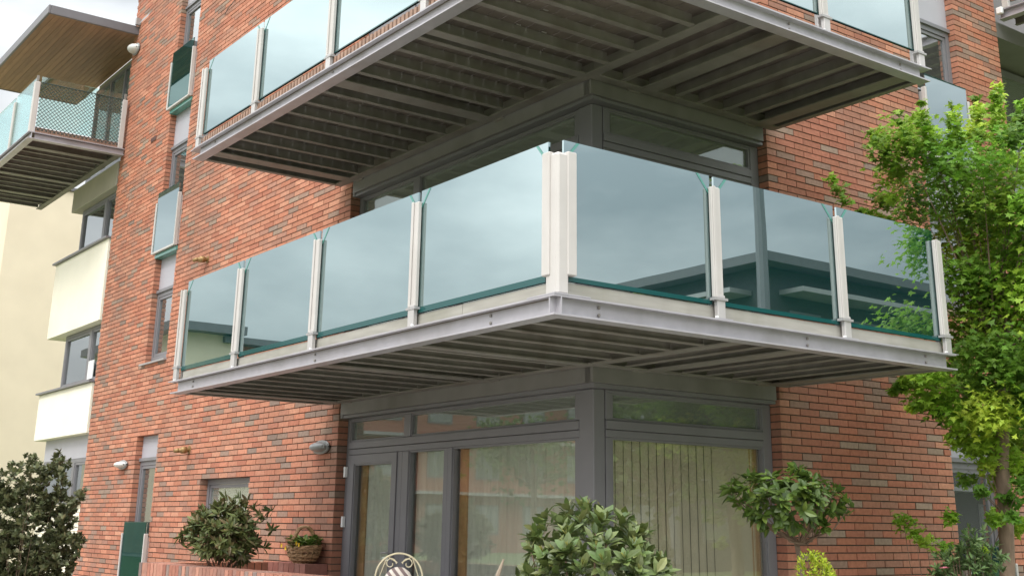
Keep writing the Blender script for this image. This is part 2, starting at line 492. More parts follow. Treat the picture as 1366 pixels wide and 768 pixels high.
# parapet cap, building core behind the walls
part('parapet_cap', building, M_ROOF, WL - .05, -4.0, -.06, .4, WTOP + .004, WTOP + .09)
part('parapet_cap', building, M_ROOF, -.4, .06, JR, 7.35, WTOP + .004, WTOP + .09)
for zf in (0.34, 3.12, 5.90, 8.67):
    part('floor_slab', building, M_DARK, -14.2, -.45, .45, 6.9, zf - .22, zf)
part('core_wall', building, M_DARK, -14.2, -.42, 4.2, 4.4, .2, 11.5)
part('core_wall', building, M_DARK, -4.9, -4.7, .45, 4.1, .2, 11.5)
part('core_wall', building, M_DARK, -3.0, -.42, 2.7, 2.85, .2, 11.5)
part('blind_gap_shade', building, mat('dark_backing', (.06, .045, .035), .9), -.36, -.34, .35, 1.85, .5, 2.43)  # added dark sheet, stands in for the unlit room between blind slats
part('roof', building, M_DARK, -14.3, -.35, .32, 7.2, 11.45, 11.6)


# ------------------------------------------------------------------ window slots
def pane(parent, m, x0, x1, y0, y1, z0, z1): return part('pane', parent, m, x0, x1, y0, y1, z0, z1)


def fr4(parent, ax, v0, v1, u0, u1, z0, z1, w, m=None, name='frame'):
    """four frame bars (one part) round an opening.  ax 'y': lies in plane y=v0..v1"""
    mb = MB()
    B = (lambda a, b, c, d: mb.box(a, b, v0, v1, c, d)) if ax == 'y' else (lambda a, b, c, d: mb.box(v0, v1, a, b, c, d))
    B(u0, u0 + w, z0, z1); B(u1 - w, u1, z0, z1); B(u0 + w, u1 - w, z0, z0 + w); B(u0 + w, u1 - w, z1 - w, z1)
    return put(name, mb, m or M_FRAME, parent)


def slot_floor(ax, U0, U1, zs, zd, zt, zp, kind):
    """one storey of the slot: sill zs, door/window to zd, transom zt.., panel to zp"""
    d0, d1 = (.10, .16) if ax == 'y' else (-.16, -.10)
    w = link('window', None, building)
    fr4(w, ax, d0, d1, U0, U1, zs, zt, .07)
    e0, e1 = (.12, .15) if ax == 'y' else (-.15, -.12)
    fr4(w, ax, e0 - .012, e1 + .006, U0 + .075, U1 - .075, zs + .075, zt - .075, .045, name='sash')
    g0, g1 = (.132, .138) if ax == 'y' else (-.138, -.132)
    if ax == 'y':
        pane(w, M_WINS, U0 + .118, U1 - .118, g0, g1, zs + .118, zt - .118)
        part('panel', w, M_SPAND, U0, U1, .11, .15, zt + .004, zp)
        part('transom', w, M_FRAME, U0, U1, .07, .109, zt - .0, zt + .05)
        if kind == 'blind': part('blind', w, M_NET, U0 + .1, U1 - .1, .22, .24, zs + .1, zt - .1)
    else:
        pane(w, M_WINS, g0, g1, U0 + .118, U1 - .118, zs + .118, zt - .118)
        part('panel', w, M_SPAND, -.15, -.11, U0, U1, zt + .004, zp)
        part('transom', w, M_FRAME, -.109, -.07, U0, U1, zt - .0, zt + .05)
        if kind == 'blind': part('blind', w, M_NET, -.24, -.22, U0 + .1, U1 - .1, zs + .1, zt - .1)
        if kind == 'curtain': part('curtain', w, M_WOODC, -.26, -.23, U0 + .1, U1 - .1, zs + .1, zt - .1)
    return w


Z1, Z2, Z3 = 2.777, 5.554, 8.331
slot_floor('y', SLOT[0], SLOT[1], .5, 2.5, 2.6, 3.0, 'blind')
slot_floor('y', SLOT[0], SLOT[1], 4.235, 5.3, 5.40, 6.02, '')
slot_floor('y', SLOT[0], SLOT[1], 6.07, 7.9, 7.99, 8.74, 'blind')
slot_floor('y', SLOT[0], SLOT[1], 8.78, 10.6, 10.72, 11.29, 'blind')
part('sill', building, M_SILL, -11.95, -10.80, -.05, .14, 4.17, 4.196)
slot_floor('x', RS[0], RS[1], .5, 2.3, 2.42, 2.77, '')
slot_floor('x', RS[0], RS[1], 4.235, 5.3, 5.40, 6.02, '')
slot_floor('x', RS[0], RS[1], 6.07, 7.9, 7.99, 8.72, 'curtain')
slot_floor('x', RS[0], RS[1], 8.78, 10.6, 10.72, 11.29, '')
# small window
w = link('window', None, building); w['label'] = 'small low square window near the planter'
fr4(w, 'y', .12, .18, -8.95, -7.25, 1.66, 2.25, .075)
fr4(w, 'y', .135, .175, -8.87, -7.33, 1.74, 2.17, .045, name='sash')
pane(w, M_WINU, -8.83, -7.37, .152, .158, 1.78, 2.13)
part('sill', w, M_SILL, -9.0, -7.2, -.04, .12, 1.63, 1.65)


def juliet(ax, U0, U1, z0, label, full=False, m=None):
    t = thing('balcony_guard', label, 'glass guard', 'glass guards across the tall window slots')
    zt = z0 + 1.09
    m = m or M_GLASSJ
    if ax == 'y':
        for u in (U0, U1 - .036):
            part('post', t, M_POST, u, u + .036, -.085, -.02, z0, zt - .17, .006)
            part('post_bar', t, M_POSTB, u + .006, u + .03, -.018, .10, z0 + .02, zt - .22)
        part('bottom_rail', t, M_POST, U0 + .038, U1 - .038, -.08, -.03, z0 + .0, z0 + .03)
        part('glass_panel', t, m, U0 + .039, U1 - .039, -.066, -.052, z0 + .034, zt)
        part('glass_edge', t, M_TEAL, U0 + .039, U1 - .039, -.068, -.05, zt + .001, zt + .008)
        part('bracket_rail', t, M_TEALL, U0 + .055, U1 - .01, -.03, .10, z0 - .07, z0 - .008)
    else:
        for u in (U0, U1 - .036):
            part('post', t, M_POST, .02, .085, u, u + .036, z0, zt - .17, .006)
            part('post_bar', t, M_POSTB, -.10, .018, u + .006, u + .03, z0 + .02, zt - .22)
        part('bottom_rail', t, M_POST, .03, .08, U0 + .038, U1 - .038, z0, z0 + .045)
        part('glass_panel', t, m, .052, .066, U0 + .039, U1 - .039, z0 + .05, zt)
        part('glass_edge', t, M_TEAL, .05, .068, U0 + .039, U1 - .039, zt + .001, zt + .008)
    return t


M_GLASSK = glass('ground_guard_glass', (.5, .7, .68), (.22, .42, .40), .05, .5, haze=((.01, .07, .065), .35))
juliet('y', SLOT[0] - .04, SLOT[1] + .05, .55, 'dark glass guard at ground level beside planter wall', m=M_GLASSK)
juliet('y', SLOT[0] - .04, SLOT[1] + .05, 6.07, 'pale glass guard in the left slot above the first floor window')
juliet('y', SLOT[0] - .04, SLOT[1] + .05, 8.72, 'glass guard with dark upper half near the top of the left slot', m=M_GLASSD)
juliet('x', RS[0] + .03, RS[1] + .05, .38, 'dark glass guard at ground level behind the tree trunk', m=M_GLASSD)
juliet('x', RS[0] + .03, RS[1] + .05, 6.07, 'pale glass guard showing above the leafy tree')

# ------------------------------------------------------------------ glazed corner
R = .13


def corner_glazing(dz, ground):
    zh = 2.885 + dz; zb = .42 + dz
    tz0, tz1 = 2.475 + dz, 2.595 + dz
    gm = M_WIN if ground else M_WINU
    # fascia beams over the glazing, set to the outside
    part('fascia', building, M_FASCIA, JL + .06, -.022, -.012, .10, 2.905 + dz, 3.13 + dz)
    part('fascia', building, M_FASCIA, -.10, .012, -.012, JR - .06, 2.905 + dz, 3.132 + dz)
    part('fascia_lip', building, M_FRAME, JL + .03, -.02, .03, .14, 2.87 + dz, 2.903 + dz)
    part('fascia_lip', building, M_FRAME, -.14, -.03, .031, JR - .03, 2.871 + dz, 2.902 + dz)
    part('corner_post', building, M_FRAME, -.345, -.135, .115, .255, zb, 2.868 + dz, .008)
    part('corner_post', building, M_FASCIA, JL + .005, JL + .055, .02, .2, 2.87 + dz, 3.1 + dz)
    w = link('window', None, building); w['label'] = 'left part of the glazed corner'
    # left side (plane y = R)
    F = lambda n, a, b, c, d, y0=R, y1=R + .09: part(n, w, M_FRAME, a, b, y0, y1, c, d, .004)
    F('frame', JL + .005, JL + .075, zb, 2.868 + dz)
    F('frame', JL + .076, -.35, 2.845 + dz, 2.867 + dz)
    F('transom', JL + .076, -.35, tz0 + .035, tz1 - .004, R - .015)
    F('transom', JL + .076, -.35, tz0 - .035, tz0 + .031, R - .005)
    F('mullion', -3.485, -3.345, tz1, 2.844 + dz)
    F('frame', -.415, -.351, zb, tz0 - .037)
    F('frame', -.415, -.351, tz1, 2.844 + dz)
    F('mullion', -3.595, -3.50, zb, tz0 - .037)
    F('mullion', -3.485, -3.36, zb, tz0 - .037, R - .006)
    F('mullion', -2.64, -2.565, zb, tz0 - .037)
    F('mullion', -2.555, -2.48, zb, tz0 - .037, R - .006)
    F('frame', -3.35, -.42, zb, zb + .08)
    g0, g1 = R + .045, R + .053
    fr4(w, 'y', R + .012, R + .06, -3.36, -2.64, zb + .08, tz0 - .036, .018, name='bead')
    fr4(w, 'y', R + .012, R + .06, -2.48, -.415, zb + .08, tz0 - .036, .018, name='bead')
    fr4(w, 'y', R + .012, R + .06, -3.345, -.415, tz1, 2.845 + dz, .018, name='bead')
    fr4(w, 'y', R + .012, R + .06, JL + .075, -3.485, tz1, 2.845 + dz, .018, name='bead')
    pane(w, gm, -3.35, -2.64, g0, g1, zb + .07, tz0 - .03)
    pane(w, gm, -2.48, -.41, g0, g1, zb + .07, tz0 - .03)
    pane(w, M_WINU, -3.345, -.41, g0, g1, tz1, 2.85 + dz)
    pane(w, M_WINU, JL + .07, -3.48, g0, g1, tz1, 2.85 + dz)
    # door
    d = link('door', None, building); d['label'] = 'grey framed glazed door at the left of the glazed corner'
    x0, x1, z0, z1 = JL + .08, -3.60, zb, tz0 - .04
    mb = MB()
    for a, b, c, e in ((x0, x0 + .14, z0, z1), (x1 - .105, x1, z0, z1), (x0 + .14, x1 - .105, z0, z0 + .2), (x0 + .14, x1 - .105, z1 - .1, z1)):
        mb.box(a, b, R - .012, R + .06, c, e)
    put('door_frame', mb, M_FRAME, d)
    fr4(d, 'y', R, R + .055, x0 + .14, x1 - .105, z0 + .2, z1 - .1, .02, name='bead')
    pane(d, gm, x0 + .145, x1 - .11, g0, g1, z0 + .19, z1 - .09)
    for hz in (z1 - .25, z1 - .82, z0 + .3):
        part('hinge', d, M_WHITE, x0 - .035, x0 + .004, R - .05, R - .016, hz, hz + .12)
    hb = MB(); hb.tube([(x1 - .05, R - .06, 1.35 + dz), (x1 - .17, R - .06, 1.35 + dz)], .012, 6); hb.tube([(x1 - .05, R - .06, 1.35 + dz), (x1 - .05, R - .008, 1.35 + dz)], .012, 6)
    put('door_handle', hb, M_SILL, d)
    # right side (plane x = -R)
    w2 = link('window', None, building); w2['label'] = 'right part of the glazed corner'
    G = lambda n, a, b, c, d_, e0=-R - .09, e1=-R: part(n, w2, M_FRAME, e0, e1, a, b, c, d_, .004)
    G('frame', .26, .335, zb, tz0 - .037); G('frame', 2.36, JR - .005, zb, 2.868 + dz)
    G('frame', .26, 2.359, 2.845 + dz, 2.867 + dz)
    G('frame', .26, .335, tz1, 2.844 + dz)
    G('transom', .26, 2.359, tz0 + .035, tz1 - .004, -R - .09, -R + .015)
    G('transom', .26, 2.359, tz0 - .035, tz0 + .031, -R - .09, -R + .005)
    G('frame', .336, 2.359, zb, zb + .08)
    fr4(w2, 'x', -R - .06, -R - .012, .335, 2.36, zb + .08, tz0 - .036, .018, name='bead')
    fr4(w2, 'x', -R - .06, -R - .012, .335, 2.36, tz1, 2.845 + dz, .022, name='bead')
    pane(w2, gm, -R - .053, -R - .045, .335, 2.36, zb + .07, tz0 - .03)
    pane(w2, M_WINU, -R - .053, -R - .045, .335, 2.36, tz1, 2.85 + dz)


corner_glazing(0, True)
corner_glazing(Z1, False)
corner_glazing(Z2, False)

# blinds and curtains behind the ground floor corner
t = thing('vertical_blind', 'cream vertical blind with dark gaps behind right corner window', 'blind')
yy = .36; k = 0
while yy < 2.30:
    closed = yy > 1.7
    wv = .098 if closed else .083
    ang = math.radians(8 if closed else random.choice([10, 14, 7]))
    b = MB(); hw = wv / 2
    a = Vector((math.sin(ang) * hw, math.cos(ang) * hw, 0))
    c = Vector((-.235, yy + hw, 0))
    zA, zBm = .55, 2.43
    t0 = Vector((.0016 * math.cos(ang), -.0016 * math.sin(ang), 0))
    p = [c - a - t0, c + a - t0, c + a + t0, c - a + t0]
    b.face([(q.x, q.y, zA) for q in p]); b.face([(q.x, q.y, zBm) for q in reversed(p)])
    for i in range(4):
        q, r_ = p[i], p[(i + 1) % 4]
        b.face([(q.x, q.y, zA), (r_.x, r_.y, zA), (r_.x, r_.y, zBm), (q.x, q.y, zBm)])
    put('slat', b, M_BLIND, t)
    yy += .093 if closed else .105; k += 1
part('blind_rail', t, M_WHITE, -.265, -.205, .34, 2.36, 2.432, 2.46)
t = thing('side_curtain', 'narrow orange brown curtain strip at right edge of corner window', 'curtain')
cb = MB()
for i in range(5): cb.tube([(-.24, 2.255 + .024 * i, .5), (-.24, 2.255 + .024 * i, 2.43)], .014, 6)
put('curtain_fold', cb, M_WOODC, t)
# net curtains (folded) behind left glazing
def net(x0, x1, label, m=M_NET, y=.235):
    tt = thing('net_curtain', label, 'curtain', 'net curtains behind the left ground floor glazing')
    mb = MB(); n = max(4, int((x1 - x0) / .045))
    pts = [(x0 + (x1 - x0) * i / n, y + .016 * math.sin(i * 1.9) + random.uniform(-.006, .006)) for i in range(n + 1)]
    for i in range(n):
        a, b = pts[i], pts[i + 1]
        mb.face([(a[0], a[1], .55), (b[0], b[1], .55), (b[0], b[1], 2.43), (a[0], a[1], 2.43)])
    put('cloth', mb, m, tt, smooth=True)
    part('curtain_rail', tt, M_WHITE, x0, x1, y - .02, y + .02, 2.435, 2.46)
net(-2.30, -.42, 'wide pale net curtain next to the corner post')
net(-3.34, -2.66, 'narrow pale net curtain behind the middle left pane')
net(-4.42, -3.74, 'pale net curtain behind the glazed door')
for x0, lab in ((-4.58, 'orange brown curtain edge behind the glazed door'), (-2.46, 'orange brown curtain edge left of the wide net curtain')):
    cb = MB()
    for i in range(5): cb.tube([(x0 + .03 * i, .245, .5), (x0 + .03 * i, .245, 2.43)], .018, 6)
    tag(put('side_curtain', cb, M_WOODC), lab, 'curtain', 'orange brown curtain strips')

# ------------------------------------------------------------------ balconies
D1, D2, E0, G0 = 2.033, 2.045, -5.03, 2.587


def ibeam(ax, v, sgn, u0, u1, z0, z1, depth, web_cut=0.0, ft=.013):
    """channel section: web set back from flange tips. v = outer flange tip, sgn = direction into balcony"""
    mb = MB()
    def B(ua, ub, va, vb, za, zb_):
        va, vb = min(va, vb), max(va, vb)
        if ax == 'x': mb.box(ua, ub, va, vb, za, zb_)
        else: mb.box(va, vb, ua, ub, za, zb_)
    B(u0, u1, v, v + sgn * depth, z0, z0 + ft)
    B(u0, u1, v, v + sgn * depth, z1 - ft, z1)
    B(u0 + web_cut, u1 - (web_cut if ax == 'y' else 0), v + sgn * depth * .5 - .005, v + sgn * depth * .5 + .005, z0 + ft, z1 - ft)
    return mb


def corner_balcony(dz, label, upper):
    t = thing('corner_balcony', label, 'balcony', 'glass balconies wrapping the building corner')
    zb, zt = 3.036 + dz, 3.178 + dz
    put('edge_beam', ibeam('x', -D2, 1, E0, D1 - .001, zb, zt, .13, .075), M_STEEL, t)
    put('edge_beam', ibeam('y', D1, -1, -D2 + .131, G0, zb + .0005, zt - .0005, .13, .075), M_STEEL, t)
    part('corner_plate', t, M_STEEL, D1 - .066, D1 - .056, -D2 + .004, -D2 + .207, zb + .014, zt - .014)
    put('wall_beam', ibeam('x', -.165, 1, E0 + .05, .165, zb + .002, zt - .002, .12), M_STEELU, t)
    put('wall_beam', ibeam('y', .165, -1, -.044, G0 - .05, zb + .002, zt - .002, .12), M_STEELU, t)
    for yb_ in (-1.60, .62, 2.2):
        for zz in (.045, .10):
            part('beam_bolt', t, M_STEELU, D1 - .0595, D1 - .045, yb_ - .011, yb_ + .011, zb + zz - .011, zb + zz + .011, .004)
    for xb_ in (-4.5, -1.6, 1.2):
        for zz in (.045, .10):
            part('beam_bolt', t, M_STEELU, xb_ - .011, xb_ + .011, -D2 + .047, -D2 + .0595, zb + zz - .011, zb + zz + .011, .004)
    # end beams
    put('end_beam', ibeam('y', E0 + .035, 1, -D2 + .132, -.05, zb + .003, zt - .003, .07), M_STEELU, t)
    put('end_beam', ibeam('x', G0 - .035, -1, .05, D1 - .132, zb + .003, zt - .003, .07), M_STEELU, t)
    # cantilever beams
    for x, wdt in ((-4.64, .19), (-1.6, .2), (.055, .12)):
        mb = MB()
        mb.box(x - wdt / 2, x + wdt / 2, -D2 + .133, -.167, zb + .001, zb + .014)
        mb.box(x - .006, x + .006, -D2 + .133, -.167, zb + .0145, zt - .01)
        put('cantilever_beam', mb, M_STEELU, t)
        if x < 0:
            part('wall_bracket', t, M_STEELU, x + .0, x + .17, -.044, .03, zb - .004, zb + .075, .006)
    for y, wdt in ((.62, .19), (2.30, .19), (-.10, .12)):
        mb = MB()
        mb.box(.167, D1 - .133, y - wdt / 2, y + wdt / 2, zb + .001, zb + .014)
        mb.box(.167, D1 - .133, y - .006, y + .006, zb + .0145, zt - .01)
        put('cantilever_beam', mb, M_STEELU, t)
        if y > 0:
            part('wall_bracket', t, M_STEELU, -.03, .044, y - .17, y, zb - .004, zb + .075, .006)
    # joists
    xs = [-4.35 + i * .40 for i in range(7)] + [-1.25, -.88, -.5, -.15, .42, .80, 1.18, 1.56]
    for x in xs:
        y1 = -.17 if x < .1 else -.16
        mb = MB()
        mb.box(-.032, .032, -D2 + .14, y1, zb + .012, zb + .022); mb.box(-.005, .005, -D2 + .14, y1, zb + .0225, zt - .02)
        o_ = put('joist', mb, M_JOIST, t); o_.location = (x, 0, 0)
    for y in [.27, .98, 1.3, 1.66, 1.98]:
        mb = MB()
        mb.box(.17, D1 - .14, -.032, .032, zb + .012, zb + .022); mb.box(.17, D1 - .14, -.005, .005, zb + .0225, zt - .02)
        o_ = put('joist', mb, M_JOIST, t); o_.location = (0, y, 0)
    # deck boards
    y = -D2 + .05
    while y < -.16:
        part('deck_board', t, M_DECK, E0 + .1, D1 - .08, y, y + .138, zt - .019, zt + .006)
        y += .147
    x = .0
    while x < D1 - .16:
        part('deck_board', t, M_DECK, x, x + .143, -.05, G0 - .1, zt - .019, zt + .006)
        x += .147
    # small pale boxes standing in for light through the deck gaps
    mb = MB(); r3 = random.Random(9)
    for yc in (-1.55, -1.25, -.96, -.52):
        for xc in [-.75 + i * .2 for i in range(9)]:
            if r3.random() < .6: mb.box(xc, xc + .008, yc, yc + .05, zt - .03, zt - .022)
    o_ = put('gap_light_ticks', mb, M_POSTB, t); o_['kind'] = 'stuff'
    # kick boards
    if not upper:
        edges = [-5.0, -3.5, -1.74, .047, .72, D1 - .12]
        for a, b in zip(edges, edges[1:]): part('kick_board', t, M_KICK, a + .003, b - .003, -1.925, -1.90, zt + .008, zt + .118, .003)
        edges = [-1.895, -.365, 1.145, G0 - .03]
        for a, b in zip(edges, edges[1:]): part('kick_board', t, M_KICK, 1.89, 1.914, a + .003, b - .003, zt + .008, zt + .118, .003)
    else:
        x = -4.98; k = 0
        while x < 1.86:
            if k < 260: part('deck_batten', t, M_SLAT, x, x + .042, -1.95, -1.86, zt + .008, zt + .15)
            x += .072; k += 1
        edges = [-1.895, -.365, 1.145, 2.02, G0 - .03]
        for i, (a, b) in enumerate(zip(edges, edges[1:])):
            part('kick_board', t, M_KICK if i == 3 else M_SLAT, 1.87, 1.894, a + .003, b - .003, zt + .008, zt + .095)
    # posts
    zc0, zc1 = 3.355 + dz, 4.245 + dz
    zg0, zg1 = 3.305 + dz, 4.345 + dz
    XS = [-5.10, -3.5, -1.74, .047]
    for i, x in enumerate(XS):
        p_ = link('post', None, t)
        part('post_bar', p_, M_POSTB, x - .045, x + .045, -1.985, -1.945, zt + .008, zc0 + .02, .004)
        part('post_cover', p_, M_POST, x - .05, x + .05, -1.978, -1.94, zc0, zc1, .007)
        part('cover_ridge', p_, M_POST, x - .045, x - .010, -1.989, -1.979, zc0, zc1 + .004, .004)
        part('back_bar', p_, M_POSTB, x - .02, x + .02, -1.905, -1.86, zt + .01, zc1 - .02)
        part('base_plate', p_, M_STEEL, x - .085, x + .085, -2.02, -1.9, zt + .001, zt + .0095)
        part('bolt', p_, M_WHITE, x + .055, x + .075, -2.012, -1.992, zt + .0096, zt + .026)
        part('clamp', p_, M_SILL, x - .07, x + .07, -1.99, -1.93, zc0 - .022, zc0 - .002)
    for y in (-.365, 1.145, 2.56):
        p_ = link('post', None, t)
        part('post_bar', p_, M_POSTB, 1.94, 1.98, y - .035, y + .05, zt + .008, zc0 + .02, .004)
        part('post_cover', p_, M_POST, 1.93, 1.968, y - .05, y + .05, zc0, zc1, .007)
        part('cover_ridge', p_, M_POST, 1.969, 1.979, y - .045, y - .010, zc0, zc1 + .004, .004)
        part('back_bar', p_, M_POSTB, 1.86, 1.9, y - .02, y + .02, zt + .01, zc1 - .02)
        part('base_plate', p_, M_STEEL, 1.9, 2.02, y - .085, y + .085, zt + .001, zt + .0095)
        part('bolt', p_, M_WHITE, 1.985, 2.005, y - .075, y - .055, zt + .0096, zt + .026)
        part('clamp', p_, M_SILL, 1.93, 1.99, y - .07, y + .07, zc0 - .022, zc0 - .002)
    # corner post pair
    p_ = link('post', None, t)
    part('post_cover', p_, M_POST, 1.808, 1.895, -1.99, -1.94, zc0 - .02, zc1, .007)
    part('post_cover', p_, M_POST, 1.93, 1.985, -1.885, -1.80, zc0 - .02, zc1, .007)
    part('post_bar', p_, M_POST, 1.83, 1.975, -1.975, -1.86, zt + .012, zc1 - .012, .02)
    part('base_plate', p_, M_STEEL, 1.72, 2.035, -2.047, -1.72, zt + .001, zt + .0105)
    # glass
    def panel(ax, a, b, z0, z1, ch0, ch1, strip):
        """glass with bevelled strips across its top corners"""
        if ax == 'x':
            o1 = part('glass_panel', t, M_GLASS, a, b, -1.934, -1.916, z0, z1)
            part('glass_edge', t, M_TEAL, a + .02, b - .02, -1.938, -1.912, z0, z0 + strip)
        else:
            o1 = part('glass_panel', t, M_GLASS, 1.904, 1.922, a, b, z0, z1)
            part('glass_edge', t, M_TEAL, 1.90, 1.926, a + .02, b - .02, z0, z0 + strip)
        for on, end, s in ((ch0, a, 1), (ch1, b, -1)):
            if not on: continue
            mb = MB(); L_ = .14; w_ = .028
            q = [(end + s * .004, z1 - L_), (end + s * (L_ * .85), z1 - .002), (end + s * (L_ * .85 + w_), z1 - .002), (end + s * .004, z1 - L_ - w_)]
            if s < 0: q.reverse()
            if ax == 'x':
                mb.face([(u, -1.9365, z) for u, z in q]); mb.face([(u, -1.9345, z) for u, z in reversed(q)])
            else:
                mb.face([(1.9245, u, z) for u, z in q]); mb.face([(1.9225, u, z) for u, z in reversed(q)])
            put('corner_bevel', mb, M_TEALL, t)
    strip = .048 if not upper else .012
    zgb = zg0 if not upper else zg0 + .075
    xa = [-5.06, -3.475, -1.715, .072]; xb = [-3.525, -1.765, .022, 1.815]
    for a, b in zip(xa, xb): panel('x', a, b, zgb, zg1, True, True, strip)
    for a, b in ((-1.875, -.39), (-.34, 1.12), (1.17, 2.54)): panel('y', a, b, zgb, zg1, True, b < 2, strip * .7)
    return t


corner_balcony(0, 'lower corner balcony with teal mirror glass above the ground floor windows', False)
corner_balcony(Z1, 'upper corner balcony cut by the top of the photograph', True)

# ------------------------------------------------------------------ small wall fixtures
def bulkhead(c, rx, rz, ry, m1, label, ax='y'):
    t = thing('wall_lamp', label, 'wall lamp', 'bulkhead lamps on the brick wall', loc=c)
    mb = MB(); n, k = 16, 6
    for j in range(k + 1):
        a = j / k * PI / 2
        for i in range(n):
            th = 2 * PI * i / n
            mb.v.append((rx * math.cos(th) * math.cos(a), -.03 - ry * math.sin(a), rz * math.sin(th) * math.cos(a)))
    for j in range(k):
        for i in range(n):
            mb.f.append((j * n + i, j * n + (i + 1) % n, (j + 1) * n + (i + 1) % n, (j + 1) * n + i)); mb.c.append(None); mb.mi.append(0)
    put('lamp_diffuser', mb, m1, t, smooth=True)
    mb = MB(); pts = []
    for i in range(n + 1):
        th = 2 * PI * i / n; pts.append((rx * 1.04 * math.cos(th), -.02, rz * 1.06 * math.sin(th)))
    mb.tube(pts, .02, 6, cap=False); mb.box(-rx * .8, rx * .8, -.02, .004, -rz * .7, rz * .7)
    put('lamp_base', mb, M_LAMPG, t)
    mb = MB(); mb.box(-rx * .98, rx * .98, -.075, -.05, -.012, .012); put('lamp_guard', mb, M_LAMPG, t)
    return t


bulkhead((-5.16, -.01, 2.545), .185, .062, .12, M_LAMPG, 'grey oval wall lamp on brick beside the glazed door')
bulkhead((-12.30, -.01, 2.56), .20, .055, .12, M_LAMP, 'white oval wall lamp left of the ground floor slot')
bulkhead((-14.10, -.01, 10.65), .16, .10, .16, M_LAMP, 'round wall lamp high up under the timber canopy')


def spout(c, label):
    t = thing('overflow_pipe', label, 'pipe', 'brass overflow pipes on the brick wall', loc=c)
    b = MB(); b.tube([(0, .02, 0), (-.02, -.16, -.015)], [.032, .032], 10); put('pipe', b, M_BRASS, t, smooth=True)
    b = MB(); b.tube([(-.0, -.05, -.004), (-.01, -.13, -.012)], [.05, .05], 10); put('collar', b, M_BRASS, t, smooth=True)
    b = MB(); b.tube([(-.02, -.155, -.014), (-.10, -.19, -.02)], [.036, .03], 10); put('nozzle', b, M_BRASS, t, smooth=True)
    b = MB(); b.tube([(0, -.012, 0), (0, .006, 0)], [.06, .06], 12); put('wall_flange', b, M_BRASS, t)


spout((-9.42, 0, 5.60), 'brass overflow pipe on brick above the lower balcony glass')
spout((-9.46, 0, 2.69), 'brass overflow pipe on brick above the small square window')
b = MB(); b.box(-12.68, -12.42, -.012, .05, 8.34, 8.42)
tag(put('vent_brick', b, mat('dark_vent', (.09, .045, .04), .9)), 'small dark vent brick high on the left wall', 'vent')
b = MB(); b.tube([at_y(300, 20, -.012), at_y(304, 12, -.03), at_y(310, 5, -.03), at_y(316, -4, -.012)], .007, 5)
tag(put('loose_cable', b, M_NETTING), 'thin loose black cable on brick at the top left', 'cable')

# ------------------------------------------------------------------ rendered stair block on the left
blk = thing('rendered_block', 'cream rendered block with strip windows at the left end', 'building')
PX0, PX1 = -17.86, -14.45
for z0, z1, nm in ((5.28, 6.86, 'render_panel'), (3.20, 4.12, 'render_panel')):
    part(nm, blk, M_RENDER, PX0, PX1 - .03, -.02, .45, z0, z1, .006)
part('joint', blk, M_DARK, PX1 - .027, WL - .002, .03, .4, .3, 8.4)
for z in (6.864, 4.124): part('sill', blk, M_FRAME, PX0 - .05, PX1 - .0, -.09, .5, z, z + .035)
part('spandrel_panel', blk, M_CONC, -17.3, PX1 - .03, .0, .35, 7.92, 8.42, .01)
part('spandrel_panel', blk, M_SPAND, -17.6, PX1 - .03, .16, .4, 2.78, 3.198)


def strip_window(z0, z1, x0, mull, lab):
    w = link('window', None, blk); w['label'] = lab
    fr4(w, 'y', .16, .26, x0, PX1 - .03, z0, z1, .07)
    part('mullion', w, M_FRAME, mull - .07, mull + .07, .155, .25, z0 + .07, z1 - .07)
    for a, b in ((x0 + .07, mull - .07), (mull + .07, PX1 - .1)):
        fr4(w, 'y', .165, .235, a + .004, b - .004, z0 + .074, z1 - .074, .04, name='sash')
        pane(w, M_WINS, a + .04, b - .04, .20, .206, z0 + .11, z1 - .11)
    part('corner_glass', w, M_WINU, x0 - .006, x0 - .001, .27, 2.2, z0 + .05, z1 - .05)


strip_window(6.90, 7.915, -17.0, -15.45, 'upper strip window under the top left balcony')
strip_window(4.165, 5.275, -17.1, -15.45, 'first floor strip window between cream panels')
strip_window(1.95, 2.775, -17.6, -15.6, 'ground floor strip window over the louvres')
for i in range(22): part('louvre_slat', blk, M_RENDER, -17.5, PX1 - .06, .12, .2, .42 + i * .066, .42 + i * .066 + .05)
part('back_wall', blk, M_DARK, -17.6, PX1, 2.3, 2.4, .2, 11.0)
part('floor_slab', blk, M_DARK, -17.5, PX1 - .03, .36, 2.3, 8.0, 8.3)
part('floor_slab', blk, M_DARK, -17.5, PX1 - .03, .46, 2.3, 5.4, 5.7)
part('floor_slab', blk, M_DARK, -17.5, PX1 - .03, .46, 2.3, 2.9, 3.1)
part('penthouse_wall', blk, M_CONC, -17.6, PX1, .35, .5, 8.6, 10.97)
wl = link('window', None, blk); wl['label'] = 'top floor window behind the netted balcony'
fr4(wl, 'y', .24, .33, -17.4, -14.6, 8.62, 10.75, .08)
for xm in (-16.4, -15.5): part('mullion', wl, M_FRAME, xm - .05, xm + .05, .24, .32, 8.7, 10.67)
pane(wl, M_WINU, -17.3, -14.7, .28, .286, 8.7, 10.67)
lg = MB(); lg.box(-15.35, -15.05, .14, .158, 4.25, 4.60)
tag(put('notice_sheet', lg, M_WHITE), 'small pale sheet standing inside the left strip window corner', 'sheet')
# far buff wing
fw = thing('rendered_wing', 'plain buff rendered wall at the far left edge', 'building')
part('wall', fw, M_RENDERF, -34, -26.0, .7, 14.0, .2, 10.67, .02)
part('parapet_cap', fw, M_ROOF, -34.1, -25.94, .6, 14.1, 10.674, 10.76)

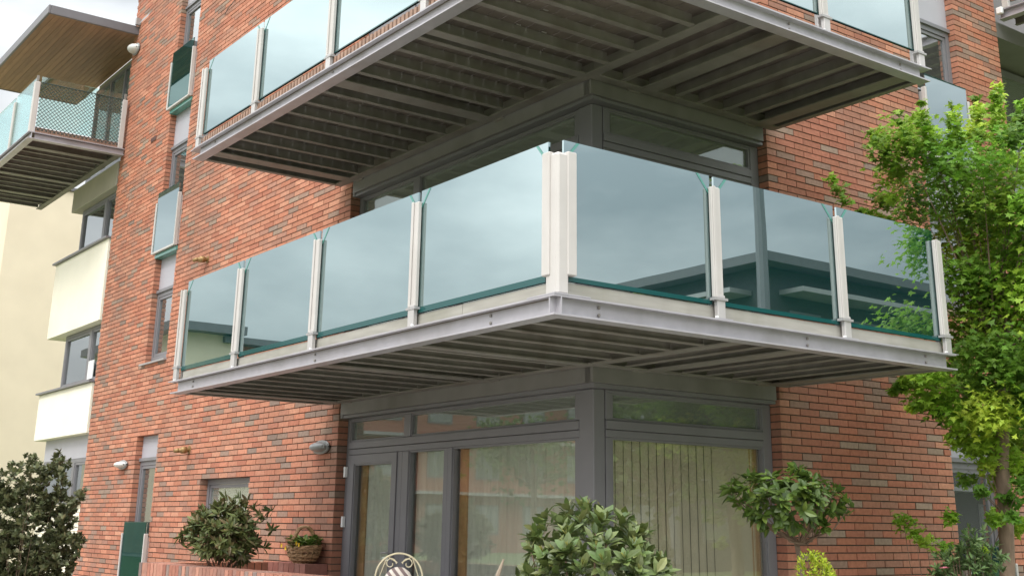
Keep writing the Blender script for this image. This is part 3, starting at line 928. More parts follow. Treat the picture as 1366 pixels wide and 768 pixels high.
# top left balcony
tb = thing('netted_balcony', 'top left balcony with netting over its glass side', 'balcony')
bz0, bz1, bx, by = 8.44, 8.575, -14.12, -1.83
XE = -19.6
put('edge_beam', ibeam('x', by, 1, XE, bx - .001, bz0, bz1, .13), M_STEEL, tb)
put('edge_beam', ibeam('y', bx, -1, by + .131, -.02, bz0 + .0005, bz1 - .0005, .13, .0), M_STEEL, tb)
put('wall_beam', ibeam('x', -.16, 1, XE, bx - .135, bz0 + .002, bz1 - .002, .12), M_STEELU, tb)
for x in (-14.75, -16.9, -18.4):
    mb = MB(); mb.box(x - .08, x + .08, by + .132, -.162, bz0 + .001, bz0 + .014); mb.box(x - .006, x + .006, by + .132, -.162, bz0 + .0145, bz1 - .02)
    put('cantilever_beam', mb, M_STEELU, tb)
for i in range(13):
    x = -15.1 - i * .36
    if any(abs(x - c) < .12 for c in (-16.9, -18.4)): continue
    mb = MB(); mb.box(-.03, .03, by + .14, -.165, bz0 + .012, bz0 + .022); mb.box(-.005, .005, by + .14, -.165, bz0 + .0225, bz1 - .025)
    o_ = put('joist', mb, M_JOIST, tb); o_.location = (x, 0, 0)
y = by + .04
while y < -.1:
    part('deck_board', tb, M_DECK, XE + .05, bx - .06, y, y + .138, bz1 - .02, bz1 + .006); y += .147
for y in (by + .06, -.10):
    part('post', tb, M_POST, bx - .13, bx - .03, y - .05, y + .05, bz1 + .002, bz1 + 1.0, .01)
    part('post_bar', tb, M_STEELU, bx - .10, bx - .06, y - .02, y + .02, bz1 + 1.001, bz1 + 1.13)
for x in (-15.7, -17.3, -18.9): part('post', tb, M_POST, x - .05, x + .05, by + .03, by + .1, bz1 + .002, bz1 + 1.0, .01)
part('glass_panel', tb, M_GLASSG, bx - .075, bx - .06, by + .13, -.16, bz1 + .13, bz1 + 1.12)
for a, b in ((-15.64, -14.24), (-17.24, -15.76), (-18.84, -17.36)):
    part('glass_panel', tb, M_GLASSG, a, b, by + .06, by + .075, bz1 + .08, bz1 + 1.12)
i = 0
y = by + .13
while y < -.15:
    part('deck_batten', tb, M_SLAT, bx - .1, bx - .05, y, y + .035, bz1 + .008, bz1 + .11); y += .040
nm_ = MB()
ya, yb, za, zb_ = by + .12, -.15, bz1 + .05, bz1 + 1.0
st = .075
def netline(y0, z0, sl):
    # clip a 45 degree line to the rectangle
    ts = []
    y1 = y0 + (zb_ - za); pts = [(y0, za), (y1, zb_)] if sl > 0 else [(y0, zb_), (y1, za)]
    (aY, aZ), (bY, bZ) = pts
    t0 = max(0, (ya - aY) / (bY - aY)); t1 = min(1, (yb - aY) / (bY - aY))
    if t1 - t0 < .02: return
    P_ = lambda t_: (bx - .045, aY + (bY - aY) * t_, aZ + (bZ - aZ) * t_)
    nm_.tube([P_(t0), P_(t1)], .0055, 4, cap=False)
y = ya - (zb_ - za)
while y < yb:
    netline(y, za, 1); netline(y, za, -1); y += st
nm_.tube([(bx - .045, ya, zb_), (bx - .045, yb, zb_)], .009, 4)
o_ = put('mesh_net', nm_, M_NETTING, tb); o_['kind'] = 'stuff'

# timber canopy
cp = thing('timber_canopy', 'flat canopy roof with brown timber soffit at top left', 'canopy')
cx0, cx1, cy0, cy1, cz = -19.25, -14.13, -1.77, .35, 10.985
part('roof_slab', cp, M_ROOF, cx0 + .05, cx1 - .05, cy0 + .05, cy1, cz + .03, cz + .14)
part('fascia_trim', cp, M_ROOF, cx0, cx1, cy0 - .002, cy0 + .045, cz - .01, cz + .17, .008)
part('fascia_trim', cp, M_ROOF, cx1 - .045, cx1 + .002, cy0 + .046, cy1, cz - .01, cz + .17, .008)
part('fascia_trim', cp, M_ROOF, cx0, cx0 + .045, cy0 + .046, cy1, cz - .01, cz + .17, .008)
y = cy0 + .05; i = 0
rr = random.Random(11)
while y < cy1 - .05:
    k = rr.uniform(.82, 1.15); c = (.33 * k, .185 * k, .105 * k)
    b = MB(); b.box(cx0 + .05, cx1 - .05, 0, .098, 0, .024, tint=c)
    o_ = link('plank', b.mesh('plank', M_PLANK), cp, (0, y, cz + rr.uniform(-.002, .002))); y += .104
fl = MB(); fl.face([at_y(184, 34, -.05), at_y(197, 22, -.05), at_y(201, 16, -.05), at_y(190, 26, -.05)])
fl.box(-14.128, -14.05, -.10, -.012, 11.16, 11.3)
o_ = put('flashing', fl, M_SILL, cp)

# ------------------------------------------------------------------ neighbouring bay at the far right
nb = thing('neighbour_balcony', 'dark underside of a neighbouring balcony at the right edge', 'balcony')
put('edge_beam', ibeam('y', D1, -1, 7.36, 12.0, 8.44, 8.58, .13), M_STEEL, nb)
put('edge_beam', ibeam('x', 7.36, 1, .03, D1 - .131, 8.44, 8.58, .12), M_STEEL, nb)
for i in range(9):
    mb = MB(); mb.box(.05, D1 - .14, -.03, .03, 8.452, 8.462); mb.box(.05, D1 - .14, -.005, .005, 8.4625, 8.555)
    o_ = put('joist', mb, M_JOIST, nb); o_.location = (0, 7.75 + i * .4, 0)
x = .04
while x < D1 - .2:
    part('deck_board', nb, M_DECK, x, x + .138, 7.42, 11.9, 8.556, 8.585); x += .147
part('glass_panel', nb, M_GLASSJ, .2, 1.8, 7.40, 7.415, 8.66, 9.66)
part('post', nb, M_POST, .08, .18, 7.38, 7.44, 8.59, 9.5, .008)
part('bracket', nb, M_WHITE, .03, .12, 7.30, 7.355, 8.50, 8.60, .01)
nb2 = thing('neighbour_bay', 'shadowed recessed bay beyond the right brick wall', 'building')
part('wall', nb2, M_FASCIA, -.9, -.7, 7.32, 12.5, .2, 11.5)
part('fascia', nb2, M_FASCIA, -.69, -.02, 7.34, 12.5, 8.2, 8.43)
fr4(nb2, 'x', -.695, -.62, 7.4, 10.0, 5.9, 8.15, .1, name='window_frame')
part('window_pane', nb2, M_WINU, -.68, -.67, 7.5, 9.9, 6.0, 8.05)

# ------------------------------------------------------------------ planter wall
pw = thing('planter_wall', 'low brick planter wall with soldier course top at bottom left', 'planter')
PX, PY, PZ = (-6.12, -1.30), -1.80, 1.195
body = MB(); body.box(PX[0] + .006, PX[1], PY + .006, PY + .26, ZG, PZ - .006)
put('wall_body', body, M_MORTAR, pw)
body = MB(); body.box(PX[0] + .006, PX[0] + .25, PY + .262, -.01, ZG, PZ - .006); put('wall_body', body, M_MORTAR, pw)
rs = random.Random(21)
x = PX[0]; i = 0
while x < PX[1] - .06:
    k = rs.uniform(.85, 1.1); c = rs.choice(REDS + GREYS[:2]); c = (c[0] * .85 * k, c[1] * .9 * k, c[2] * k)
    b = MB(); b.box(0, .082, 0, .29, 0, .15, tint=c)
    link('soldier_brick', b.mesh('soldier_brick', M_BRICK), pw, (x, PY + rs.uniform(-.003, .003) - .004, PZ - .15)); x += .0945
y = PY + .30
while y < -.1:
    c = rs.choice(REDS); b = MB(); b.box(0, .26, 0, .082, 0, .15, tint=c)
    link('soldier_brick', b.mesh('soldier_brick', M_BRICK), pw, (PX[0] - .004, y, PZ - .15 + .0)); y += .0945
for k in range(10):
    z1 = PZ - .155 - k * BH
    x = PX[0] + (0 if k % 2 else -BL / 2)
    while x < PX[1]:
        a, b_ = max(x, PX[0]), min(x + BL - JT, PX[1])
        if b_ - a > .05:
            bb = MB(); bb.box(a, b_, PY - .002, PY + .1, z1 - BH + JT, z1, tint=brick_col(rs), skip='k')
            put('brick', bb, M_BRICK, pw)
        x += BL
b = MB(); b.box(PX[0] + .26, PX[1], PY + .27, -.32, ZG, 1.02); put('soil', b, M_SOIL, pw)
# ledge against the house wall
b = MB(); b.box(-7.0 + 1.16, JL - .06, -.29, -.006, ZG, 1.19); put('ledge', b, M_MORTAR, pw)
x = -5.84
while x < JL - .10:
    c = rs.choice(REDS); c = (c[0] * .72, c[1] * .66, c[2] * .8); b = MB(); b.box(0, .13, 0, .29, 0, .14, tint=c)
    link('soldier_brick', b.mesh('soldier_brick', M_BRICK), pw, (x, -.30, 1.06)); x += .142


# ------------------------------------------------------------------ plants
def leaf_mesh(L_, W_, fold=.25, curl=.18, tint=None):
    """ovate leaf, mid-rib fold; base at origin, along +x, up +z"""
    mb = MB()
    xs = [0, .22, .55, .85, 1.0]; ws = [0.04, .36, .5, .26, 0.0]
    L2 = []
    for x, w in zip(xs, ws):
        z = -curl * L_ * x * x
        L2.append(((x * L_, 0, z), (x * L_, w * W_, z + fold * w * W_), (x * L_, -w * W_, z + fold * w * W_)))
    for a, b in zip(L2, L2[1:]):
        mb.face([a[0], b[0], b[1], a[1]], tint); mb.face([a[0], a[2], b[2], b[0]], tint)
    return mb


def add_leaf(mb, base, dirv, up, L_, W_, tint, fold=.25, curl=.18):
    d = Vector(dirv).normalized(); u = Vector(up); u = (u - d * u.dot(d))
    if u.length < 1e-4: u = d.orthogonal()
    u.normalize(); s = u.cross(d)
    B = Vector(base)
    xs = (0, .3, .68, 1.0); ws = (.05, .45, .42, 0.0)
    rows = []
    for x, w in zip(xs, ws):
        c = B + d * (x * L_) - u * (curl * L_ * x * x)
        rows.append((c, c + s * (w * W_) + u * (fold * w * W_), c - s * (w * W_) + u * (fold * w * W_)))
    for a, b in zip(rows, rows[1:]):
        if (b[1] - b[0]).length < 1e-6:
            mb.face([a[0], b[0], a[1]], tint); mb.face([a[0], a[2], b[0]], tint)
        else:
            mb.face([a[0], b[0], b[1], a[1]], tint); mb.face([a[0], a[2], b[2], b[0]], tint)


def var(c, r, k=.25, hue=.1):
    s = r.uniform(1 - k, 1 + k)
    return (c[0] * s * r.uniform(1 - hue, 1 + hue), c[1] * s, c[2] * s * r.uniform(1 - hue, 1 + hue))


def rosette_bush(name, label, cat, base, tips, leafL, leafW, cols, mleaf, per=(6, 9), single_max=0, seed=1, droop=.1, stem_r=.012, young=None):
    t = thing(name, label, cat)
    r = random.Random(seed)
    st_ = MB(); base = Vector(base)
    for it, (tip, ax) in enumerate(tips):
        if it % max(1, len(tips) // 26): continue
        mid = base.lerp(tip, .55) + Vector((r.uniform(-.04, .04), r.uniform(-.04, .04), -.06))
        st_.tube([base + Vector((r.uniform(-.04, .04), r.uniform(-.04, .04), 0)), mid, tip], [stem_r, stem_r * .6, stem_r * .3], 5, cap=False)
    put('stem', st_, M_TWIG, t)
    rest = MB(); nsingle = 0
    var_m = []
    if single_max:
        for i in range(10):
            c = var(r.choice(cols), r, .2)
            mb = leaf_mesh(leafL, leafW, r.uniform(.12, .35), r.uniform(.08, .3), c); var_m.append(mb.mesh('leaf', mleaf))
    order = list(tips)
    if single_max: order.sort(key=lambda q: (q[0] - CAM).length)
    for tip, ax in order:
        ax = ax.normalized(); n = r.randint(*per)
        o1 = ax.orthogonal().normalized(); o2 = ax.cross(o1)
        ph = r.uniform(0, 6.28)
        for k in range(n):
            th = ph + k * 2.4
            spread = r.uniform(.35, 1.25)
            d = ax * math.cos(spread) + (o1 * math.cos(th) + o2 * math.sin(th)) * math.sin(spread)
            d.z -= droop
            L_ = leafL * r.uniform(.65, 1.15)
            b0 = tip - ax * r.uniform(0, .05)
            if nsingle < single_max:
                up = (ax - d * ax.dot(d)).normalized() if (ax - d * ax.dot(d)).length > 1e-3 else d.orthogonal()
                dn = d.normalized(); s_ = up.cross(dn)
                M_ = Matrix((dn, s_, up)).transposed().to_4x4(); M_.translation = b0
                o_ = link('leaf', r.choice(var_m), t); sc_ = L_ / leafL
                o_.matrix_local = M_ @ Matrix.Scale(sc_, 4); nsingle += 1
            else:
                add_leaf(rest, b0, d, ax, L_, leafW * L_ / leafL, var(r.choice(cols), r), r.uniform(.12, .35), r.uniform(.05, .3))
        if young and r.random() < young[1]:
            for k in range(4):
                d = ax + Vector((r.uniform(-.5, .5), r.uniform(-.5, .5), r.uniform(0, .4)))
                add_leaf(rest, tip, d, o1, leafL * .5, leafW * .4, var(young[0], r, .15))
    if rest.f:
        o_ = put('foliage', rest, mleaf, t); o_['kind'] = 'stuff'
    return t


def ellipsoid_tips(c, rx, ry, rz, n, seed, lo=-.5, fill=.35, lump=.22):
    r = random.Random(seed); res = []
    c = Vector(c)
    lumps = [(Vector((r.uniform(-1, 1), r.uniform(-1, 1), r.uniform(-1, 1))).normalized(), r.uniform(-lump, lump)) for _ in range(9)]
    while len(res) < n:
        d = Vector((r.gauss(0, 1), r.gauss(0, 1), r.gauss(0, 1))).normalized()
        if d.z < lo: continue
        k = 1 + sum(a * max(0, d.dot(v)) ** 4 for v, a in lumps)
        if r.random() < fill: k *= r.uniform(.4, .95)
        else: k *= r.uniform(.9, 1.08)
        p = c + Vector((d.x * rx, d.y * ry, d.z * rz)) * k
        res.append((p, (d * .8 + Vector((0, 0, .55)) + Vector((r.uniform(-.3, .3),) * 3))))
    return res


# big-leaved bush at bottom centre
OL = [(.105, .14, .04), (.135, .175, .05), (.075, .105, .03), (.175, .205, .075), (.10, .15, .04)]
rosette_bush('rhododendron_bush', 'broad leaved olive green bush in front of the corner post', 'bush', (3.62, -3.0, ZG),
             ellipsoid_tips((3.60, -2.98, 1.33), .41, .41, .37, 330, 4, lo=-.8, lump=.2), .084, .039, OL, M_RHODO, (7, 10), 295, 3, .05, young=((.30, .30, .08), .5))
# camellia-like small tree at right
CG = [(.07, .125, .018), (.09, .155, .022), (.05, .09, .015), (.12, .18, .03)]
ct = ray(1050, 664); ct = CAM + ct * (9.4)
tips = ellipsoid_tips(ct + Vector((.0, .0, .02)), .37, .36, .22, 150, 9, lo=-.95, fill=.3, lump=.4)
for px, py in ((972, 648), (985, 655), (1000, 632), (1060, 622), (1068, 628), (1128, 664), (1136, 672), (1112, 678), (1100, 700), (1020, 700), (1095, 690), (985, 668)):
    tips.append((CAM + ray(px, py) * 9.35, Vector((random.uniform(-.6, .6), random.uniform(-.6, .6), .4))))
stem_b = CAM + ray(1069, 752) * 9.4
rosette_bush('camellia_shrub', 'small glossy dark green tree with bent bare stem by right brick wall', 'shrub', (stem_b.x, stem_b.y, stem_b.z + .15), tips, .092, .046, CG, M_RHODO, (5, 8), 295, 6, .35, stem_r=.010)
tr = [o for o in bpy.data.objects if o.name.startswith('camellia_shrub')][0]
b = MB(); b.tube([(stem_b.x + .03, stem_b.y, ZG), (stem_b.x - .01, stem_b.y, 1.1), (stem_b.x, stem_b.y, stem_b.z), (stem_b.x - .03, stem_b.y - .01, stem_b.z + .16)], [.03, .026, .023, .02], 8)
put('trunk', b, M_BARK, tr)
# planter bush
pb = CAM + ray(300, 705) * 13.35
PBG = [(.12, .145, .045), (.085, .11, .035), (.15, .175, .06), (.17, .135, .065)]
tips = ellipsoid_tips(pb - Vector((0, 0, .04)), .50, .36, .30, 330, 14, lo=-.9, lump=.45)
for px, py in ((330, 668), (338, 676), (322, 672), (310, 668), (345, 686), (290, 676), (244, 722), (262, 706), (270, 700), (240, 715), (252, 712), (247, 708), (360, 680), (352, 690), (362, 706), (318, 662), (300, 664), (262, 735), (355, 728)):
    tips.append((CAM + ray(px, py) * 13.3, Vector((random.uniform(-.7, .7), random.uniform(-.7, .3), .3))))
rosette_bush('laurel_bush', 'dark green bush growing in the brick planter below small window', 'bush', (pb.x, pb.y, 1.0), tips, .11, .032, PBG, M_HOLLY, (8, 12), 0, 5, .12, stem_r=.006)
# dark holly at left
HG = [(.105, .12, .05), (.13, .145, .065), (.075, .09, .04), (.19, .20, .11)]
def px_tips(blobs, t_, seed, n, dz=.35, spread=1.0):
    r = random.Random(seed); res = []; tot = sum(b[2] ** 2 for b in blobs)
    for (px, py, rad) in blobs:
        for _ in range(max(3, int(n * rad ** 2 / tot))):
            th = r.uniform(0, 6.28); q = math.sqrt(r.random()) * rad
            x, y = px + q * math.cos(th), py + q * math.sin(th)
            dd = r.uniform(-dz, dz) * math.sqrt(max(.05, 1 - (q / rad) ** 2))
            p = CAM + ray(x, y) * (t_ + dd)
            res.append((p, Vector((math.cos(th) * .6 + r.uniform(-.5, .5), r.uniform(-.8, .2), -math.sin(th) * .5 + .6))))
    return res
hb_ = CAM + ray(30, 720) * 16
blobs = [(82, 612, 11), (78, 625, 15), (40, 612, 8), (45, 632, 18), (70, 648, 24), (22, 625, 10), (10, 650, 22), (40, 670, 32), (78, 680, 24), (98, 662, 12), (110, 656, 6), (2, 690, 35), (45, 710, 38), (85, 706, 20), (98, 715, 10), (-20, 660, 30), (15, 745, 40), (65, 745, 34), (92, 732, 16), (108, 724, 8), (-30, 720, 40), (40, 775, 45), (85, 768, 18), (0, 800, 45), (70, 810, 40)]
rosette_bush('holly_bush', 'dense dark green bush at the lower left corner', 'bush', (hb_.x, hb_.y, ZG), px_tips(blobs, 16, 8, 1700), .075, .04, HG, M_HOLLY, (10, 14), 0, 8, .0, stem_r=.005)
# yellow green conifer
yb_ = CAM + ray(1092, 762) * 8.6
YG = [(.38, .46, .03), (.30, .40, .03), (.46, .52, .05)]
rosette_bush('golden_conifer', 'small bright yellow green conifer at the bottom right', 'shrub', (yb_.x, yb_.y, ZG),
             ellipsoid_tips((yb_.x, yb_.y, yb_.z - .15), .19, .19, .25, 620, 17, lo=-.9, fill=.2, lump=.3), .028, .010, YG, M_MAPLE, (7, 10), 0, 10, -.1, stem_r=.006)
# flowering shrub bottom right
fb_ = CAM + ray(1290, 770) * 10.6
FG = [(.10, .17, .05), (.13, .20, .07), (.08, .13, .045)]
tips = px_tips([(1285, 735, 24), (1300, 715, 16), (1262, 752, 20), (1320, 745, 24), (1290, 770, 40), (1248, 768, 14)], 10.6, 12, 190, .2)
fs = rosette_bush('flowering_shrub', 'leafy green shrub with a pink flower under the right window', 'shrub', (fb_.x, fb_.y, ZG), tips, .07, .022, FG, M_RHODO, (7, 10), 0, 12, .05)
b = MB()
for i in range(7):
    th = i * .9
    add_leaf(b, CAM + ray(1260, 758) * 10.4, Vector((math.cos(th), math.sin(th) - .4, .35)), Vector((0, 0, 1)), .05, .04, (.6, .2, .25))
put('flower', b, M_PINK, fs)


# ------------------------------------------------------------------ trees
def maple_leaf(mb, p, nrm, rot, size, tint):
    nrm = nrm.normalized(); u = nrm.orthogonal().normalized(); w = nrm.cross(u)
    u2 = u * math.cos(rot) + w * math.sin(rot); w2 = nrm.cross(u2)
    prof = [(0, -.15), (.35, -.32), (.24, 0.0), (.62, .12), (.27, .28), (.0, .95), (-.27, .28), (-.62, .12), (-.24, 0.0), (-.35, -.32)]
    pts = [p + u2 * (a * size) + w2 * (b_ * size) - nrm * (.35 * size * (a * a + .3 * b_ * b_)) for a, b_ in prof]
    c = p + w2 * (.15 * size) + nrm * .02 * size
    # three fan faces keep it cheap
    mb.face([pts[0], pts[1], pts[2], pts[3], c], tint); mb.face([c, pts[3], pts[4], pts[5], pts[6], pts[7]], tint); mb.face([pts[7], pts[8], pts[9], pts[0], c], tint)


MG = [(.25, .42, .045), (.30, .48, .05), (.18, .33, .035), (.36, .51, .06), (.12, .24, .03), (.22, .36, .05)]
mtree = thing('maple_tree', 'bright green maple tree in front of the right brick wall', 'tree')
T0 = Vector((1.62, 3.80, ZG))
tb_ = MB()
trunk_pts = [T0, at_y(1344, 768, 3.8), at_y(1342, 690, 3.8), at_y(1336, 620, 3.8), at_y(1338, 560, 3.8), at_y(1330, 480, 3.8)]
tb_.tube(trunk_pts, [.085, .072, .068, .066, .06, .045], 10)
put('trunk', tb_, M_BARK, mtree, smooth=True)
CL = [(1205, 190, 34), (1180, 200, 22), (1172, 185, 8), (1192, 230, 26), (1230, 195, 30), (1225, 165, 18), (1250, 215, 38), (1235, 255, 34), (1215, 285, 26), (1280, 225, 42), (1268, 185, 16), (1272, 160, 10),
      (1300, 175, 20), (1302, 150, 9), (1310, 215, 36), (1333, 180, 18), (1331, 148, 11), (1330, 128, 8), (1345, 215, 34), (1362, 180, 18), (1366, 160, 12), (1380, 225, 30), (1400, 190, 25),
      (1262, 280, 40), (1300, 275, 45), (1345, 270, 40), (1385, 280, 35), (1285, 325, 42), (1325, 325, 45), (1370, 330, 40), (1290, 372, 36), (1330, 378, 45), (1375, 385, 42),
      (1300, 420, 40), (1340, 430, 45), (1385, 440, 40), (1290, 465, 34), (1320, 480, 42), (1362, 490, 42), (1245, 505, 26), (1215, 508, 18), (1200, 515, 10), (1275, 510, 32), (1230, 530, 20), (1250, 545, 18),
      (1300, 525, 40), (1345, 540, 40), (1385, 540, 35), (1285, 560, 22), (1320, 575, 28), (1360, 585, 28), (1300, 600, 14), (1262, 540, 24), (1310, 595, 22), (1345, 612, 20), (1280, 585, 16), (1318, 620, 12), (1372, 625, 24), (1325, 550, 34), (1335, 640, 14), (1350, 665, 13), (1328, 690, 10), (1360, 700, 12), (1290, 640, 10), (1310, 655, 9), (1365, 645, 12), (1352, 690, 8),
      (1110, 240, 8), (1118, 255, 11), (1128, 268, 9), (1175, 268, 14), (1190, 262, 16), (1205, 315, 18), (1225, 340, 18), (1170, 292, 7), (1158, 286, 5), (1195, 305, 10), (1240, 370, 14),
      (1205, 695, 13), (1220, 710, 10), (1235, 722, 10), (1262, 728, 10), (1305, 735, 9), (1318, 752, 9), (1268, 690, 9), (1425, 300, 50), (1430, 420, 50), (1430, 520, 50), (1440, 230, 40)]
for (sx_, sy_, ex_, ey_) in ((1200, 230, 1162, 178), (1215, 200, 1196, 150), (1240, 190, 1228, 138), (1275, 190, 1272, 142), (1305, 180, 1303, 132), (1330, 170, 1330, 116), (1350, 190, 1362, 140), (1190, 300, 1150, 282), (1220, 330, 1180, 312), (1235, 500, 1190, 522), (1255, 530, 1215, 545)):
    for i_ in range(5):
        f_ = i_ / 4
        CL.append((sx_ + (ex_ - sx_) * f_, sy_ + (ey_ - sy_) * f_, 11 - 5 * f_))
cr = MB(); rb = random.Random(31); limbs = MB(); hub = [Vector(p) for p in trunk_pts]
for (px, py, rad) in CL:
    dep = 3.8 + rb.uniform(-.55, .55)
    if px < 1215: dep = 3.35 + rb.uniform(-.2, .25)
    if rad < 12 and py < 600 and px < 1240: dep = 3.3
    c = at_y(px, py, dep)
    t_ = (c - CAM).dot(fwd)
    rw = rad / 1601.571 * t_ * 1.05
    n = int((62 if px < 1265 or py < 240 else 100) * (rad / 14) ** 1.75) + 14
    br = var(rb.choice(MG), rb, .18)
    for _ in range(n):
        d = Vector((rb.gauss(0, 1), rb.gauss(0, 1), rb.gauss(0, 1))).normalized() * (rb.random() ** .5 * (1.0 if rb.random() < .75 else 1.5))
        p = c + Vector((d.x * rw, d.y * rw * 1.25, d.z * rw * .9))
        nrm = Vector((rb.uniform(-.6, .8), rb.uniform(-1.0, .35), rb.uniform(.35, 1.1)))
        cl = var(br, rb, .2)
        maple_leaf(cr, p, nrm, rb.uniform(0, 6.28), rb.uniform(.045, .08), cl)
    if rad < 12 and py < 560: continue
    if py < 600:
        j = trunk_pts[4] if py > 480 else trunk_pts[5]
        if py >= 560: j = trunk_pts[4]
    else: j = trunk_pts[2] if px > 1280 else Vector((c.x + .1, c.y + .05, ZG))
    mid = Vector(j).lerp(c, .5) + Vector((0, 0, .10 if py < 560 else .02))
    limbs = MB(); limbs.tube([j, mid, c], [.016 if rad > 30 else .007, .008 if rad > 30 else .004, .002], 5, cap=False)
    put('branch', limbs, M_BARK, mtree)
o_ = put('crown', cr, M_MAPLE, mtree); o_['kind'] = 'stuff'
print('maple leaves', len(cr.f) // 3)


def yard_tree(x, y, h, rad, label, seed):
    t = thing('courtyard_tree', label, 'tree', 'trees across the courtyard behind the viewer', loc=(x, y, ZG))
    r = random.Random(seed); b = MB()
    b.tube([(0, 0, 0), (.1, 0, h * .4), (0, .1, h * .75)], [.18, .13, .06], 8)
    c = MB()
    for k in range(26):
        d = Vector((r.gauss(0, 1), r.gauss(0, 1), r.gauss(0, .8))).normalized() * (r.random() ** .5)
        cc = Vector((d.x * rad, d.y * rad, h * .66 + d.z * h * .32))
        b.tube([(0, 0, h * .45), tuple(cc)], [.05, .01], 4, cap=False)
        for _ in range(60):
            q = cc + Vector((r.gauss(0, 1), r.gauss(0, 1), r.gauss(0, 1))) * rad * .2
            maple_leaf(c, q, Vector((r.uniform(-1, 1), r.uniform(-1, 1), .8)), r.uniform(0, 6), r.uniform(.16, .26), var((.10, .16, .035), r, .35))
    put('trunk', b, M_BARK, t); o2 = put('crown', c, M_MAPLE, t); o2['kind'] = 'stuff'


yard_tree(-28, -30, 7.5, 2.6, 'broad leafy tree on the lawn across the courtyard', 41)
yard_tree(17.0, 22.5, 5.2, 1.9, 'leafy tree before the corner of the opposite block', 42)
yard_tree(11.5, 12.0, 4.6, 1.8, 'low leafy tree facing the right corner window', 44)
yard_tree(-33, -24, 6.5, 2.4, 'second broad leafy tree on the lawn across the courtyard', 45)
yard_tree(-36, -36, 8, 3.0, 'tall leafy tree farthest across the courtyard', 46)
yard_tree(-24.5, -22.5, 5.5, 1.8, 'smaller leafy tree across the courtyard', 43)


# ------------------------------------------------------------------ buildings across the courtyard (seen as reflections)
M_SHADEB = mat('shade_dark_brick', (.07, .07, .07), .7, noise=.1)  # brick darkened to near black, shade of the facade put into its colour


def opp_block(label, x0, x1, y0, y1, h, faces, wm=None):
    t = thing('opposite_block', label, 'building')
    part('wall', t, wm or M_WALLB, x0, x1, y0, y1, .2, h)
    part('roof', t, M_ROOF, x0 - .7, x1 + .7, y0 - .7, y1 + .7, h + .004, h + .30)
    for ax, v, sg, a, b in faces:
        zf = 1.2
        while zf + 1.6 < h:
            u = a + 1.0
            while u + 1.6 < b:
                if ax == 'x':
                    w_ = part('window', t, M_FRAME, min(v, v + sg * .05), max(v, v + sg * .05), u, u + 1.5, zf, zf + 1.5)
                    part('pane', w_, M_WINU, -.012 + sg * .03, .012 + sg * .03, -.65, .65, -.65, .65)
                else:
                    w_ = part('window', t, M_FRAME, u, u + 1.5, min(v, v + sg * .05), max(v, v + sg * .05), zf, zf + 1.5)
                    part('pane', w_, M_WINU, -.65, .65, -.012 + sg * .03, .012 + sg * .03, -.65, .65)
                u += 3.1
            # pale balcony band
            if ax == 'x': part('balcony_band', t, M_SILL, min(v, v + sg * 1.0), max(v, v + sg * 1.0), a + .6, b - .6, zf + 1.95, zf + 2.1)
            else: part('balcony_band', t, M_SILL, a + .6, b - .6, min(v, v + sg * 1.0), max(v, v + sg * 1.0), zf + 1.95, zf + 2.1)
            zf += 2.78
    return t


opp_block('brick block with flat eaves far across the lawn', -58, -46, -48, -20.0, 9.75, [('x', -46, 1, -48, -20)])
opp_block('brick block coloured dark for shade facing the right side of the corner', 20.7, 40, 21.2, 60, 9.55, [('x', 20.7, -1, 21.2, 60), ('y', 21.2, -1, 20.7, 40)], M_SHADEB)
t = thing('opposite_gable', 'cream rendered gable far across the lawn', 'building')
part('wall', t, M_RENDERF, -58, -45.6, -19.96, -13, .2, 10.1)
part('roof', t, M_ROOF, -58.6, -44.9, -20.2, -12.4, 10.104, 10.5)
t = thing('mirrored_column', 'added unseen dark column by the opposite block corner', 'added column', loc=(20.05, 20.35, ZG))  # column added out of view so the glass mirrors a dark band
b = MB(); b.tube([(0, 0, 0), (0, 0, 14.0)], [.22, .16], 10); put('pole', b, M_FRAME, t)
b = MB(); b.tube([(0, 0, 13.9), (-.6, 0, 14.1)], [.1, .14], 8); put('column_head', b, M_LAMPG, t)

# ------------------------------------------------------------------ basket with flowers
bk = CAM + ray(404, 735) * 1.0
bc = at_y(404, 748, -.16); bc.z = 1.205
t = thing('flower_basket', 'wicker basket of yellow flowers on the brick ledge', 'basket', loc=tuple(bc))
b = MB(); n = 20
lay = [(.15, .085, .0), (.25, .11, .035), (.30, .125, .075), (.33, .135, .115), (.35, .14, .15)]
for (rx, ry, z) in lay:
    for q in range(2):
        pts = []
        for i in range(n + 1):
            th = 2 * PI * i / n; wv = .007 * (1 if (i + q) % 2 else -1)
            pts.append(((rx + wv) * math.cos(th), (ry + wv) * math.sin(th), z + q * .018 + (.025 * abs(math.cos(th)) if z > .1 else 0)))
        b.tube(pts, .012, 5, cap=False)
b.face([(lay[0][0] * math.cos(2 * PI * i / n), lay[0][1] * math.sin(2 * PI * i / n), .002) for i in range(n)])
for i in range(n):
    th = 2 * PI * i / n
    b.tube([(rx_ * math.cos(th), ry_ * math.sin(th), z) for rx_, ry_, z in lay], .008, 4, cap=False)
put('wicker_bowl', b, M_WICKER, t)
b = MB()
for s in (-.018, .018):
    pts = []
    for i in range(15):
        a = PI * i / 14
        pts.append((.05 * math.sin(i * 1.3) * .3 + s + .10 * math.cos(a) * 1.0, .11 * math.cos(a), .15 + .26 * math.sin(a)))
    b.tube(pts, .017, 6)
put('handle', b, M_WICKER, t)
b = MB(); r_ = random.Random(51)
